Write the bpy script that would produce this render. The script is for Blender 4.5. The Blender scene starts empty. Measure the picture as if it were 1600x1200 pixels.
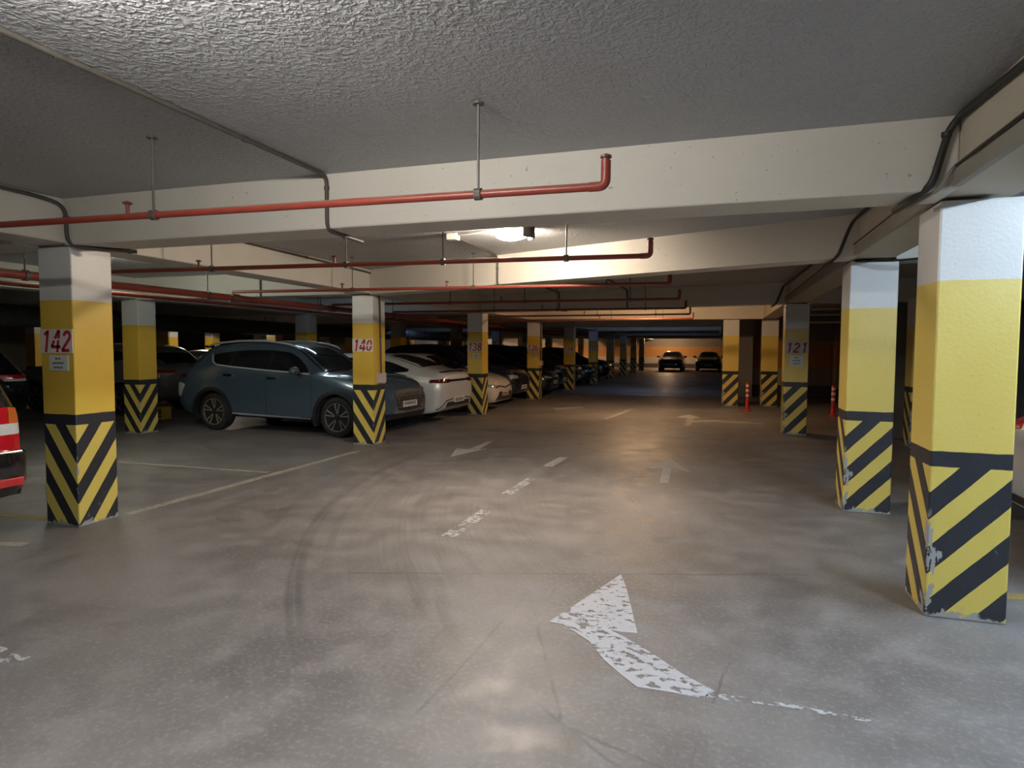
import bpy, bmesh, math, random
import numpy as np
from mathutils import Vector, Matrix
from mathutils.bvhtree import BVHTree
random.seed(7)
scn = bpy.context.scene
COL = scn.collection
PI = math.pi

# ------------------------------------------------------------------ helpers
def tag(o, label=None, cat=None, group=None, kind=None):
    if label: o['label'] = label
    if cat: o['category'] = cat
    if group: o['group'] = group
    if kind: o['kind'] = kind
    return o

def empty(name, loc=(0, 0, 0), rz=0.0):
    o = bpy.data.objects.new(name, None)
    o.empty_display_size = 0.2
    o.location = loc
    o.rotation_euler = (0, 0, rz)
    COL.objects.link(o)
    return o

class MB:
    """collects shapes into one mesh"""
    def __init__(s):
        s.v, s.f, s.m = [], [], []
    def add(s, vs, fs, m=0):
        b = len(s.v)
        s.v += [tuple(p) for p in vs]
        s.f += [tuple(b + i for i in f) for f in fs]
        s.m += [m] * len(fs)
        return s
    def box(s, lo, hi, m=0, bev=0.0):
        bm = bmesh.new()
        bmesh.ops.create_cube(bm, size=1)
        for v in bm.verts:
            v.co = Vector([lo[i] + (v.co[i] + .5) * (hi[i] - lo[i]) for i in range(3)])
        if bev:
            bmesh.ops.bevel(bm, geom=bm.edges[:], offset=bev, segments=2, affect='EDGES', profile=.5)
        bm.verts.index_update()
        s.add([v.co[:] for v in bm.verts], [[v.index for v in f.verts] for f in bm.faces], m)
        bm.free()
        return s
    def prism(s, poly, z0, z1, m=0):
        n = len(poly)
        a = sum(poly[i][0] * poly[(i + 1) % n][1] - poly[(i + 1) % n][0] * poly[i][1] for i in range(n))
        if a < 0: poly = poly[::-1]
        vs = [(p[0], p[1], z0) for p in poly] + [(p[0], p[1], z1) for p in poly]
        fs = [list(range(n))[::-1], list(range(n, 2 * n))] + [[i, (i + 1) % n, n + (i + 1) % n, n + i] for i in range(n)]
        return s.add(vs, fs, m)
    def tube(s, pts, r, n=10, m=0, caps=True):
        pts = [Vector(p) for p in pts]
        rs = r if isinstance(r, (list, tuple)) else [r] * len(pts)
        up = None
        rings = []
        for i, p in enumerate(pts):
            if i == 0: t = pts[1] - p
            elif i == len(pts) - 1: t = p - pts[i - 1]
            else: t = (pts[i + 1] - p).normalized() + (p - pts[i - 1]).normalized()
            t.normalize()
            if up is None:
                up = Vector((0, 0, 1)) if abs(t.z) < .9 else Vector((1, 0, 0))
            u = (up - t * up.dot(t)).normalized()
            w = t.cross(u)
            up = u
            rings.append([p + (u * math.cos(2 * PI * k / n) + w * math.sin(2 * PI * k / n)) * rs[i] for k in range(n)])
        vs = [q for R in rings for q in R]
        fs = []
        for i in range(len(pts) - 1):
            for k in range(n):
                k2 = (k + 1) % n
                fs.append([i * n + k, i * n + k2, (i + 1) * n + k2, (i + 1) * n + k])
        if caps:
            fs.append(list(range(n))[::-1])
            fs.append([(len(pts) - 1) * n + k for k in range(n)])
        return s.add(vs, fs, m)
    def lathe(s, prof, axis='z', n=24, m=0, c=(0, 0, 0), closed=False):
        """prof: (radius, height) list"""
        vs, fs = [], []
        for r, h in prof:
            for k in range(n):
                a = 2 * PI * k / n
                if axis == 'z': p = (r * math.cos(a), r * math.sin(a), h)
                else: p = (r * math.cos(a), h, r * math.sin(a))
                vs.append((p[0] + c[0], p[1] + c[1], p[2] + c[2]))
        L = len(prof)
        for i in range(L if closed else L - 1):
            j = (i + 1) % L
            for k in range(n):
                k2 = (k + 1) % n
                q = [i * n + k, i * n + k2, j * n + k2, j * n + k]
                fs.append(q if axis == 'z' else q[::-1])
        if not closed:
            fs.append([k for k in range(n)][::-1])
            fs.append([(L - 1) * n + k for k in range(n)])
        return s.add(vs, fs, m)
    def build(s, name, mats, parent=None, loc=(0, 0, 0), smooth=None, fix=False):
        me = bpy.data.meshes.new(name)
        me.from_pydata(s.v, [], s.f)
        if not isinstance(mats, (list, tuple)): mats = [mats]
        for m in mats: me.materials.append(m)
        for p, m in zip(me.polygons, s.m): p.material_index = m
        if fix:
            bm = bmesh.new(); bm.from_mesh(me)
            bmesh.ops.recalc_face_normals(bm, faces=bm.faces[:])
            bm.to_mesh(me); bm.free()
        if smooth is not None:
            me.shade_smooth()
            me.set_sharp_from_angle(angle=math.radians(smooth))
        me.update()
        o = bpy.data.objects.new(name, me)
        o.location = loc
        COL.objects.link(o)
        if parent: o.parent = parent
        return o

def fillet(pts, r, k=5):
    pts = [Vector(p) for p in pts]
    out = [pts[0]]
    for i in range(1, len(pts) - 1):
        a, b, c = pts[i - 1], pts[i], pts[i + 1]
        d1, d2 = (a - b), (c - b)
        rr = min(r, d1.length * .45, d2.length * .45)
        p, q = b + d1.normalized() * rr, b + d2.normalized() * rr
        for j in range(k + 1):
            t = j / k
            out.append(p * (1 - t) ** 2 + b * 2 * t * (1 - t) + q * t * t)
    out.append(pts[-1])
    return out

# ------------------------------------------------------------------ materials
class G:
    def __init__(s, name):
        s.mat = bpy.data.materials.new(name)
        s.mat.use_nodes = True
        s.t = s.mat.node_tree
        s.n = s.t.nodes
        s.bsdf = s.n['Principled BSDF']
    def node(s, kind, **kw):
        n = s.n.new(kind)
        for k, v in kw.items(): setattr(n, k, v)
        return n
    def lnk(s, a, b): s.t.links.new(a, b)
    def put(s, sock, v):
        if hasattr(v, 'node'): s.lnk(v, sock)
        else: sock.default_value = v
    def m(s, op, a, b=None, c=None, clamp=False):
        n = s.node('ShaderNodeMath', operation=op, use_clamp=clamp)
        s.put(n.inputs[0], a)
        if b is not None: s.put(n.inputs[1], b)
        if c is not None: s.put(n.inputs[2], c)
        return n.outputs[0]
    def mix(s, f, a, b):
        n = s.node('ShaderNodeMix', data_type='RGBA')
        s.put(n.inputs[0], f)
        s.put(n.inputs[6], a if hasattr(a, 'node') else (*a, 1) if len(a) == 3 else a)
        s.put(n.inputs[7], b if hasattr(b, 'node') else (*b, 1) if len(b) == 3 else b)
        return n.outputs[2]
    def coord(s, which='Object'):
        return s.node('ShaderNodeTexCoord').outputs[which]
    def sep(s, v):
        n = s.node('ShaderNodeSeparateXYZ'); s.lnk(v, n.inputs[0]); return n.outputs
    def noise(s, v, scale, detail=3, rough=.55, dist=0.0):
        n = s.node('ShaderNodeTexNoise')
        s.lnk(v, n.inputs['Vector'])
        n.inputs['Scale'].default_value = scale
        n.inputs['Detail'].default_value = detail
        n.inputs['Roughness'].default_value = rough
        n.inputs['Distortion'].default_value = dist
        return n.outputs[0]
    def scale(s, v, k):
        n = s.node('ShaderNodeVectorMath', operation='MULTIPLY')
        s.lnk(v, n.inputs[0]); n.inputs[1].default_value = k
        return n.outputs[0]
    def ramp(s, v, a, b):
        n = s.node('ShaderNodeMapRange', interpolation_type='SMOOTHSTEP')
        s.put(n.inputs[0], v); n.inputs[1].default_value = a; n.inputs[2].default_value = b
        return n.outputs[0]
    def bump(s, h, strength, dist):
        n = s.node('ShaderNodeBump')
        n.inputs['Strength'].default_value = strength
        n.inputs['Distance'].default_value = dist
        s.put(n.inputs['Height'], h)
        s.lnk(n.outputs[0], s.bsdf.inputs['Normal'])
    def out(s, color=None, rough=None, **kw):
        if color is not None: s.put(s.bsdf.inputs['Base Color'], color if hasattr(color, 'node') else (*color, 1))
        if rough is not None: s.put(s.bsdf.inputs['Roughness'], rough)
        for k, v in kw.items(): s.put(s.bsdf.inputs[k.replace('_', ' ')], v)
        return s.mat

def plain(name, color, rough=.5, metal=0.0, var=.12, scale=6.0, bump=0.0, coat=0.0, spec=.5):
    g = G(name)
    c = g.coord()
    n = g.noise(c, scale, 3)
    dark = tuple(x * (1 - var) for x in color)
    lite = tuple(min(1, x * (1 + var)) for x in color)
    if bump: g.bump(g.noise(c, scale * 12, 2), .3, bump)
    return g.out(g.mix(n, dark, lite), rough, Metallic=metal, Coat_Weight=coat, Coat_Roughness=.04, Specular_IOR_Level=spec)

def emis(name, color, strength):
    g = G(name)
    return g.out((.02, .02, .02), .4, Emission_Color=(*color, 1), Emission_Strength=strength)

# textured roll-on ceiling plaster
def ceiling_mat():
    g = G('ceiling_plaster')
    c = g.coord()
    n1 = g.noise(c, 38, 2.5, .5, .5)
    n2 = g.noise(c, 90, 2, .5)
    big = g.noise(c, .8, 3)
    h = g.m('ADD', g.ramp(n1, .35, .7), g.m('MULTIPLY', n2, .35))
    g.bump(h, .6, .011)
    col = g.mix(big, (.325, .332, .342), (.445, .455, .468))
    return g.out(col, .42, Specular_IOR_Level=.5)

def beam_mat(name='beam_paint', c0=(.56, .53, .46), c1=(.70, .67, .60)):
    g = G(name)
    c = g.coord()
    n1 = g.noise(g.scale(c, (1, 1, 6)), 9, 4)
    big = g.noise(c, 1.1, 4, .6)
    spots = g.ramp(g.noise(c, 38, 1), .74, .78)
    g.bump(g.noise(c, 45, 3), .25, .006)
    col = g.mix(big, c0, c1)
    col = g.mix(g.m('MULTIPLY', n1, .25), col, (.50, .46, .40))
    col = g.mix(g.m('MULTIPLY', spots, .5), col, (.2, .17, .14))
    return g.out(col, .6)

def column_mat(name, slope, period, off, chip, y0=(.64, .42, .045), y1=(.74, .51, .075)):
    g = G(name)
    c = g.coord()
    x, y, z = g.sep(c)
    d = g.m('ADD', g.m('ABSOLUTE', x), g.m('ABSOLUTE', y))
    wob = g.m('MULTIPLY', g.m('SUBTRACT', g.noise(c, 7, 2), .5), .012)
    zz = g.m('ADD', z, wob)
    t = g.m('DIVIDE', g.m('SUBTRACT', g.m('SUBTRACT', zz, g.m('MULTIPLY', d, slope)), off), period)
    fr = g.m('FRACT', g.m('ADD', t, 10.0))
    stripe = g.ramp(g.m('ABSOLUTE', g.m('SUBTRACT', fr, .25)), .256, .244)   # 1 = yellow
    below = g.ramp(zz, .888, .882)
    yel = g.mix(g.noise(c, 3, 4), y0, y1)
    yel2 = g.mix(g.noise(c, 3, 4), (.62, .48, .09), (.72, .57, .14))
    blk = g.mix(g.noise(c, 5, 4), (.016, .017, .022), (.032, .034, .042))
    wht = g.mix(g.noise(c, 2.5, 4), (.60, .60, .58), (.74, .74, .73))
    low = g.mix(g.m('MULTIPLY', stripe, below), blk, yel2)
    col = g.mix(g.ramp(zz, .972, .978), low, yel)
    col = g.mix(g.ramp(zz, 1.948, 1.954), col, wht)
    # pinholes, scuffs and knocked-off edges
    pin = g.m('MULTIPLY', g.ramp(g.noise(c, 55, 1), .735, .76), g.ramp(g.noise(c, 2.2, 2), .45, .6))
    col = g.mix(g.m('MULTIPLY', pin, .6), col, (.16, .12, .06))
    scf = g.m('MULTIPLY', g.ramp(g.noise(g.scale(c, (1, 1, .5)), 17, 5, .65), .63, .70), g.ramp(z, .95, .15))
    col = g.mix(g.m('MULTIPLY', scf, .45), col, (.30, .31, .32))
    foot = g.ramp(g.m('SUBTRACT', g.m('MULTIPLY', g.noise(c, 13, 4), .16), z), .045, .065)
    edge = g.ramp(g.m('SUBTRACT', g.m('MULTIPLY', g.m('SUBTRACT', g.noise(g.scale(c, (2.5, 2.5, 1)), 7, 5), .47), chip), d), -.004, .004)
    edge = g.m('MULTIPLY', edge, g.ramp(z, .66, .55))
    hurt = g.m('MAXIMUM', foot, edge)
    col = g.mix(hurt, col, (.34, .34, .32))
    g.bump(g.m('SUBTRACT', g.noise(c, 42, 3), g.m('MULTIPLY', hurt, .8)), .2, .006)
    return g.out(col, g.m('ADD', .38, g.m('MULTIPLY', hurt, .4)))

def paint_mat(name, col, wear, lo=.0):
    """road paint worn through in flakes"""
    g = G(name)
    c = g.coord()
    a = g.noise(g.scale(c, (1, 1.6, 1)), 16, 5, .62)
    b = g.noise(c, 3.2, 2)
    k = g.m('ADD', a, g.m('MULTIPLY', g.m('SUBTRACT', b, .5), .35))
    keep = g.ramp(k, wear + .02, wear - .02)
    keep = g.m('MULTIPLY', keep, 1.0 - lo)
    color = g.mix(g.noise(c, 30, 3), tuple(x * .86 for x in col), col)
    g.out(color, .62)
    tr = g.node('ShaderNodeBsdfTransparent')
    mx = g.node('ShaderNodeMixShader')
    g.lnk(keep, mx.inputs[0]); g.lnk(tr.outputs[0], mx.inputs[1]); g.lnk(g.bsdf.outputs[0], mx.inputs[2])
    g.lnk(mx.outputs[0], g.n['Material Output'].inputs[0])
    return g.mat

def floor_mat():
    g = G('floor_concrete')
    c = g.coord()
    x, y, z = g.sep(c)
    n1 = g.noise(c, .55, 5, .6)
    n2 = g.noise(c, 3.5, 6, .65)
    n3 = g.noise(c, 38, 4, .6)
    col = g.mix(g.ramp(n1, .3, .7), (.130, .117, .114), (.222, .204, .200))
    col = g.mix(g.m('MULTIPLY', g.ramp(n2, .42, .72), .55), col, (.285, .266, .258))
    col = g.mix(g.m('MULTIPLY', g.ramp(n3, .48, .70), .34), col, (.36, .34, .32))
    stain = g.ramp(g.noise(c, 1.3, 5, .65, .8), .52, .74)
    col = g.mix(g.m('MULTIPLY', stain, .40), col, (.085, .078, .07))
    grit = g.ramp(g.noise(c, 95, 3, .6), .56, .72)
    col = g.mix(g.m('MULTIPLY', grit, .30), col, (.07, .064, .06))
    # tyre tracks: arcs of rubber where cars swing round the bend
    brk = g.ramp(g.noise(c, 2.1, 3), .28, .62)
    tot = None
    def ang(cx, cy):
        return g.m('ARCTAN2', g.m('SUBTRACT', y, cy), g.m('SUBTRACT', x, cx))
    def rad(cx, cy):
        return g.m('SQRT', g.m('ADD', g.m('POWER', g.m('SUBTRACT', x, cx), 2.0), g.m('POWER', g.m('SUBTRACT', y, cy), 2.0)))
    for cx, cy, rr, w, a0, a1, s in (
            (4.114, 8.185, 8.22, .085, -184, -136, .50), (4.114, 8.185, 8.02, .05, -178, -142, .34), (4.114, 8.185, 7.86, .04, -176, -140, .25),
            (4.114, 8.185, 8.55, .16, -186, -150, .22), (2.681, 6.668, 5.43, .07, -176, -138, .40), (2.681, 6.668, 5.62, .10, -180, -145, .26),
            (2.857, 5.934, 5.06, .06, -182, -142, .36), (2.857, 5.934, 4.86, .05, -178, -150, .22), (4.9, 9.3, 8.0, .12, -190, -150, .22),
            (3.6, 8.2, 6.6, .16, -192, -148, .20), (5.6, 7.9, 7.0, .11, -196, -160, .20), (5.2, 11.5, 6.4, .10, -200, -160, .18),
            (6.4, 9.6, 11.4, .14, -184, -160, .2), (4.114, 8.185, 7.3, .75, -196, -140, .30), (3.0, 6.6, 4.9, .5, -196, -145, .22),
            (2.4, 7.4, 3.3, .10, -200, -150, .22), (1.9, 8.3, 3.9, .12, -205, -160, .2), (-6.5, 6.2, 7.6, .12, -40, 20, .16)):
        r = rad(cx, cy)
        e = g.ramp(g.m('ABSOLUTE', g.m('SUBTRACT', r, rr)), w, w * .35)
        th = g.m('MODULO', g.m('ADD', g.m('MULTIPLY', ang(cx, cy), 180 / PI), 720.0), 360.0)
        lo, hi = a0 % 360, a1 % 360
        e = g.m('MULTIPLY', e, g.m('MULTIPLY', g.ramp(th, lo, lo + 6), g.ramp(th, hi, hi - 6)))
        e = g.m('MULTIPLY', e, s)
        tot = e if tot is None else g.m('MAXIMUM', tot, e)
    r0 = rad(4.114, 8.185)
    cv = g.node('ShaderNodeCombineXYZ'); g.lnk(g.m('MULTIPLY', r0, 26.0), cv.inputs[0]); g.lnk(g.m('MULTIPLY', ang(4.114, 8.185), 3.0), cv.inputs[1])
    tread = g.m('ADD', .15, g.m('MULTIPLY', g.ramp(g.noise(cv.outputs[0], 1.0, 3, .6), .3, .7), .75))
    tot = g.m('MULTIPLY', g.m('MULTIPLY', tot, tread), g.m('ADD', .62, g.m('MULTIPLY', brk, .60)))
    col = g.mix(tot, col, (.045, .04, .038))
    # saw-cut joints and hairline cracks, plus a wide dark band across the aisle
    def seg(ax, ay, bx, by, w):
        L = math.hypot(bx - ax, by - ay); ux, uy = (bx - ax) / L, (by - ay) / L
        px, py = g.m('SUBTRACT', x, ax), g.m('SUBTRACT', y, ay)
        s_ = g.m('ADD', g.m('MULTIPLY', px, ux), g.m('MULTIPLY', py, uy))
        d_ = g.m('ADD', g.m('MULTIPLY', px, -uy), g.m('MULTIPLY', py, ux))
        d_ = g.m('ADD', d_, g.m('MULTIPLY', g.m('SUBTRACT', n2, .5), .05))
        return g.m('MULTIPLY', g.ramp(g.m('ABSOLUTE', d_), w, w * .3), g.m('MULTIPLY', g.ramp(s_, 0, .1), g.ramp(s_, L, L - .1)))
    ck = None
    for a in ((-1.1, 3.95, -1.18, 2.3, .014), (-1.14, 3.9, -.5, 2.3, .012), (-2.8, 3.62, 1.0, 4.85, .016), (-.62, 2.5, .2, 2.2, .012), (.1, 3.3, -.1, 2.2, .01), (-.9, 2.75, -.2, 2.2, .012),
              (-5.0, 11.35, 1.2, 11.5, .22)):
        e = seg(*a)
        e = g.m('MULTIPLY', e, g.m('MULTIPLY', .85, g.m('POWER', brk, 2.5)))
        ck = e if ck is None else g.m('MAXIMUM', ck, e)
    col = g.mix(g.m('MULTIPLY', ck, .55), col, (.05, .045, .042))
    g.bump(g.m('ADD', g.m('MULTIPLY', n3, .5), n2), .12, .006)
    rough = g.m('ADD', .42, g.m('MULTIPLY', g.ramp(n2, .3, .75), .26))
    return g.out(col, rough, Specular_IOR_Level=.55)

def band_wall_mat():
    g = G('banded_wall_paint')
    c = g.coord()
    z = g.sep(c)[2]
    n = g.noise(c, 1.5, 4)
    col = g.mix(g.ramp(z, .37, .38), (.06, .045, .04), (.55, .50, .44))
    col = g.mix(g.ramp(z, .95, .96), col, (.62, .30, .085))
    col = g.mix(g.ramp(z, 1.85, 1.86), col, (.30, .28, .26))
    col = g.mix(g.m('MULTIPLY', n, .3), col, (.2, .17, .14))
    return g.out(col, .6)

M = {}
M['ceil'] = ceiling_mat()
M['beam'] = beam_mat()
M['beamr'] = beam_mat('beam_paint_yellowed_dim', (.42, .375, .28), (.54, .49, .38))  # yellowish dusty paint, with shade also put into the colour to dim it
M['colL'] = column_mat('column_paint_steep', 1.43, .35, .718, .16)
M['colR'] = column_mat('column_paint_slant', 1.07, .32, .727, .48, (.68, .52, .11), (.76, .60, .16))  # yellow made paler than colL: cool, overexposed light put into the colour
M['floor'] = floor_mat()
M['band'] = band_wall_mat()
M['wall'] = plain('bare_wall', (.30, .28, .26), .7, var=.25, scale=1.2, bump=.004)
M['darkwall'] = plain('dark_wall', (.11, .105, .10), .75, var=.3, scale=1.0)
M['panel'] = plain('number_panel_paint', (.70, .66, .62), .5)
M['red_no'] = plain('number_red', (.42, .02, .035), .45)
M['plaque'] = plain('plaque_white', (.62, .66, .64), .35)
M['ink'] = plain('ink', (.03, .035, .04), .5)
def pipe_mat():
    g = G('red_pipe_paint')
    c = g.coord()
    nz = g.sep(g.node('ShaderNodeNewGeometry').outputs['Normal'])[2]
    red = g.mix(g.noise(c, 9, 3), (.19, .034, .022), (.30, .050, .032))
    dust = g.m('MULTIPLY', g.ramp(nz, .25, .8), g.ramp(g.noise(c, 6, 4), .25, .6))
    return g.out(g.mix(dust, red, (.22, .16, .11)), g.m('ADD', .38, g.m('MULTIPLY', dust, .4)))
M['pipe'] = pipe_mat()
M['pipedk'] = plain('fitting_brown', (.16, .05, .04), .4, var=.3, scale=20)
M['rod'] = plain('hanger_steel', (.11, .10, .09), .55, metal=.3, var=.3)
M['conduit'] = plain('conduit_grey', (.07, .062, .052), .6, var=.3, scale=15)
M['cable'] = plain('cable_black', (.022, .02, .018), .5)
M['trunk'] = plain('cable_trunking', (.26, .24, .20), .55)
M['boxwht'] = plain('junction_white', (.52, .46, .46), .5, var=.3, scale=20)
M['duct'] = plain('duct_metal', (.11, .12, .12), .5, metal=.25, var=.3, scale=5, bump=.01)
M['paintw'] = paint_mat('road_paint_white', (.52, .52, .55), .565)
M['paintw2'] = paint_mat('road_paint_thin', (.52, .52, .54), .47)
M['paintf'] = paint_mat('road_paint_faded', (.56, .55, .53), .57, .32)
M['painty'] = paint_mat('road_paint_yellow', (.50, .36, .10), .54, .30)
M['paintx'] = paint_mat('road_paint_ghost', (.45, .42, .38), .46, .45)
M['paintc'] = paint_mat('road_paint_cream', (.56, .51, .42), .56, .25)
M['rubber'] = plain('tyre_rubber', (.014, .014, .014), .75, var=.3, scale=30)
M['alloy'] = plain('alloy_bright', (.62, .62, .64), .25, metal=.9, var=.05)
M['alloydk'] = plain('alloy_dark', (.02, .02, .022), .4, metal=.3)
M['glass'] = plain('tinted_glass', (.006, .007, .008), .06, var=.1, spec=.6)
M['black'] = plain('black_plastic', (.016, .016, .018), .45, var=.2)
M['gloss'] = plain('black_gloss', (.01, .01, .012), .15, coat=.6)
M['chrome'] = plain('chrome', (.62, .62, .62), .16, metal=1.0, var=.05)
M['rail'] = plain('rail_silver', (.55, .57, .62), .35, metal=.4)
M['lamp'] = plain('headlamp_lens', (.50, .52, .55), .08, metal=.5, coat=1.0)
M['tail'] = plain('tail_lens_red', (.50, .010, .018), .14, coat=1.0, var=.25, scale=22)
M['taildk'] = plain('tail_lens_dark', (.10, .006, .012), .10, coat=1.0)
M['amber'] = plain('tail_lens_amber', (.55, .12, .02), .15, coat=1.0)
M['clear'] = plain('tail_lens_clear', (.62, .60, .56), .12, coat=1.0, var=.2, scale=30)
M['plate'] = plain('plate_white', (.72, .72, .72), .35)
M['well'] = plain('wheel_well', (.01, .01, .01), .9)
M['yell'] = plain('yellow_plastic', (.58, .40, .06), .5)
M['bred'] = plain('bollard_red', (.55, .035, .03), .45)
M['bwht'] = plain('bollard_white', (.75, .72, .70), .35)

# ------------------------------------------------------------------ camera
H = 1.55
F_PX = 990.0
yaw, pitch, roll = math.radians(17.85), math.radians(3.133), math.radians(.256)
cam = bpy.data.cameras.new('camera')
cam.sensor_fit = 'HORIZONTAL'; cam.sensor_width = 36.0
cam.lens = 36.0 * F_PX / 1600.0
cam.clip_start = .05; cam.clip_end = 200
co = bpy.data.objects.new('camera', cam); COL.objects.link(co)
Fv = Vector((-math.sin(yaw) * math.cos(pitch), math.cos(yaw) * math.cos(pitch), -math.sin(pitch)))
Rv = Vector((math.cos(yaw), math.sin(yaw), 0)); Uv = Rv.cross(Fv)
R2 = Rv * math.cos(roll) + Uv * math.sin(roll); U2 = -Rv * math.sin(roll) + Uv * math.cos(roll)
mw = Matrix((R2, U2, -Fv)).transposed().to_4x4(); mw.translation = (0, 0, H)
co.matrix_world = mw
scn.camera = co

# ------------------------------------------------------------------ room shell
ZC, ZB = 2.78, 2.40
XL, XR, Y0, Y1 = -26.0, 9.0, -5.0, 57.0
def struct(name, mb, m, **k):
    o = mb.build(name, m, **k); o['kind'] = 'structure'; return o
struct('floor', MB().box((XL, Y0, -.15), (XR, Y1, 0)), M['floor'])
struct('ceiling', MB().box((XL, Y0, ZC), (XR, Y1, ZC + .2)), M['ceil'])
struct('wall_left', MB().box((XL - .2, Y0, 0), (XL, Y1, ZC)), M['darkwall'])
struct('wall_front', MB().box((XL, Y1, 0), (XR, Y1 + .2, ZC)), M['band'])
struct('wall_back', MB().box((XL, Y0 - .2, 0), (XR, Y0, ZC)), M['wall'])
struct('wall_right', MB().box((XR, Y0, 0), (XR + .2, 12.95, ZC)), M['darkwall'])
struct('wall_side', MB().box((2.55, 12.75, 0), (XR + .2, 12.95, ZC)), M['darkwall'])
struct('wall_right_far', MB().box((3.6, 12.95, 0), (3.8, 23.2, ZC)), M['band'])
struct('wall_core', MB().box((1.15, 23.2, 0), (3.8, 23.4, ZC)), M['band'])
struct('wall_core_grey', MB().box((.55, 22.5, 0), (1.15, 23.4, ZC)), M['wall'])
struct('added_light_block', MB().box((2.18, 8.0, 0), (2.80, 8.4, ZC)), M['darkwall'])  # added block, unseen behind the chipped column, stopping cool lamplight reaching farther columns
struct('wall_corridor', MB().box((1.15, 23.4, 0), (1.35, Y1, ZC)), M['darkwall'])

o = MB().box((-25.7, Y1 - .06, .0), (-25.1, Y1 - .01, 2.1), bev=.01).build('window_1', emis('daylight_opening', (.85, .95, 1.0), 2.2)); o['kind'] = 'structure'
COLW = .38
YC = [4.0 + 4.94 * i for i in range(10)]
def beam_box(lo, hi, m='beam'):
    return struct('ceiling_beam', MB().box(lo, hi, bev=.012), M[m])
def beam_skew(a, b, c, d):
    return struct('ceiling_beam', MB().prism([a, b, c, d], ZB, ZC + .02), M['beam'])
beam_box((-5.57, Y0, ZB + .02), (-5.19, Y1, ZC + .02))
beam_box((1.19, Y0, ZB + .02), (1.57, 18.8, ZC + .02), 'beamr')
for X in (-9.82, -14.7, -19.4):
    beam_box((X - .38, Y0, ZB + .02), (X, Y1, ZC + .02))
beam_box((-5.19, 3.93, ZB), (1.19, 4.28, ZC + .02))
beam_skew((1.19, 6.44), (1.19, 6.76), (-5.19, 9.20), (-5.19, 8.82))
beam_skew((1.19, 12.45), (1.19, 12.80), (-5.19, 14.12), (-5.19, 13.76))
beam_box((-5.19, 18.35, ZB), (1.19, 18.72, ZC + .02))
for y in YC[4:]:
    beam_box((-5.19, y, ZB), (.2, y + .36, ZC + .02))
beam_box((.17, 18.72, ZB), (.59, Y1, ZC + .02))
for y in [-.94] + YC:
    beam_box((XL, y - .22, ZB), (-5.57, y + .14, ZC + .02))
for y in (6.75, 12.3):
    beam_box((1.57, y, ZB), (XR, y + .36, ZC + .02))

# ------------------------------------------------------------------ numbers (stencilled digits as stroke ribbons)
def arc(cx, cy, rx, ry, a0, a1, n=10):
    return [(cx + rx * math.cos(math.radians(a0 + (a1 - a0) * i / n)), cy + ry * math.sin(math.radians(a0 + (a1 - a0) * i / n))) for i in range(n + 1)]
DIG = {
    '1': [[(.14, .80), (.36, .93)], [(.36, 1.0), (.36, 0)]],
    '0': [arc(.30, .5, .21, .43, 97, 174) , arc(.30, .5, .21, .43, 186, 263), arc(.30, .5, .21, .43, 83, 6), arc(.30, .5, .21, .43, -6, -83)],
    '2': [arc(.30, .70, .21, .22, 170, -20) + [(.08, .10)], [(.04, .08), (.56, .08)]],
    '3': [arc(.27, .72, .21, .20, 160, -75), arc(.27, .29, .23, .22, 80, -160)],
    '4': [[(.40, 1.0), (.20, .62)], [(.16, .53), (.04, .24)], [(.0, .245), (.64, .245)], [(.44, .54), (.44, 0)], [(.44, 1.0), (.44, .62)]],
    '6': [[(.44, .93)] + arc(.30, .5, .22, .40, 70, 180)[2:] , arc(.30, .29, .21, .22, 0, 360, 18)],
    '8': [arc(.30, .73, .18, .19, 0, 360, 18), arc(.30, .28, .22, .21, 0, 360, 18)],
}
def ribbon(mb, pts, w, place, m=0):
    n = len(pts)
    L, R = [], []
    for i, p in enumerate(pts):
        a = pts[max(0, i - 1)]; b = pts[min(n - 1, i + 1)]
        dx, dy = b[0] - a[0], b[1] - a[1]
        l = math.hypot(dx, dy) or 1
        nx, ny = -dy / l * w / 2, dx / l * w / 2
        L.append((p[0] + nx, p[1] + ny)); R.append((p[0] - nx, p[1] - ny))
    for i in range(n - 1):
        q = [L[i], L[i + 1], R[i + 1], R[i]]
        mb.add([place(*p) for p in q], [[0, 1, 2, 3], [3, 2, 1, 0]][0:1], m)
def number_digits(txt, width, height, place, mat, parent):
    adv = width / len(txt)
    for i, ch in enumerate(txt):
        mb = MB()
        for st in DIG[ch]:
            pts = [((x - .3) * adv * 1.48 + adv * (i + .5) + (y - .5) * height * .16, y * height) for x, y in st]
            ribbon(mb, pts, adv * .24, place)
        mb.build('painted_digit', mat, parent)

def scribble(mb, cx, cz, w, h, place, n, seed):
    """a row of small printed characters too blurred to read"""
    r = random.Random(seed)
    for i in range(n):
        x = cx - w / 2 + w * (i + .1) / n
        cw = w / n * .7
        k = r.random()
        for (a, b, c, d) in ((0, 0, .3, 1), (0, .4, 1, .65), (.7, 0, 1, 1) if k > .45 else (0, .78, 1, 1), (0, 0, 1, .22) if k < .6 else (.35, .5, .65, 1)):
            q = [(x + a * cw, cz - h / 2 + b * h), (x + c * cw, cz - h / 2 + b * h), (x + c * cw, cz - h / 2 + d * h), (x + a * cw, cz - h / 2 + d * h)]
            mb.add([place(*p) for p in q], [[0, 1, 2, 3]])

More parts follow.
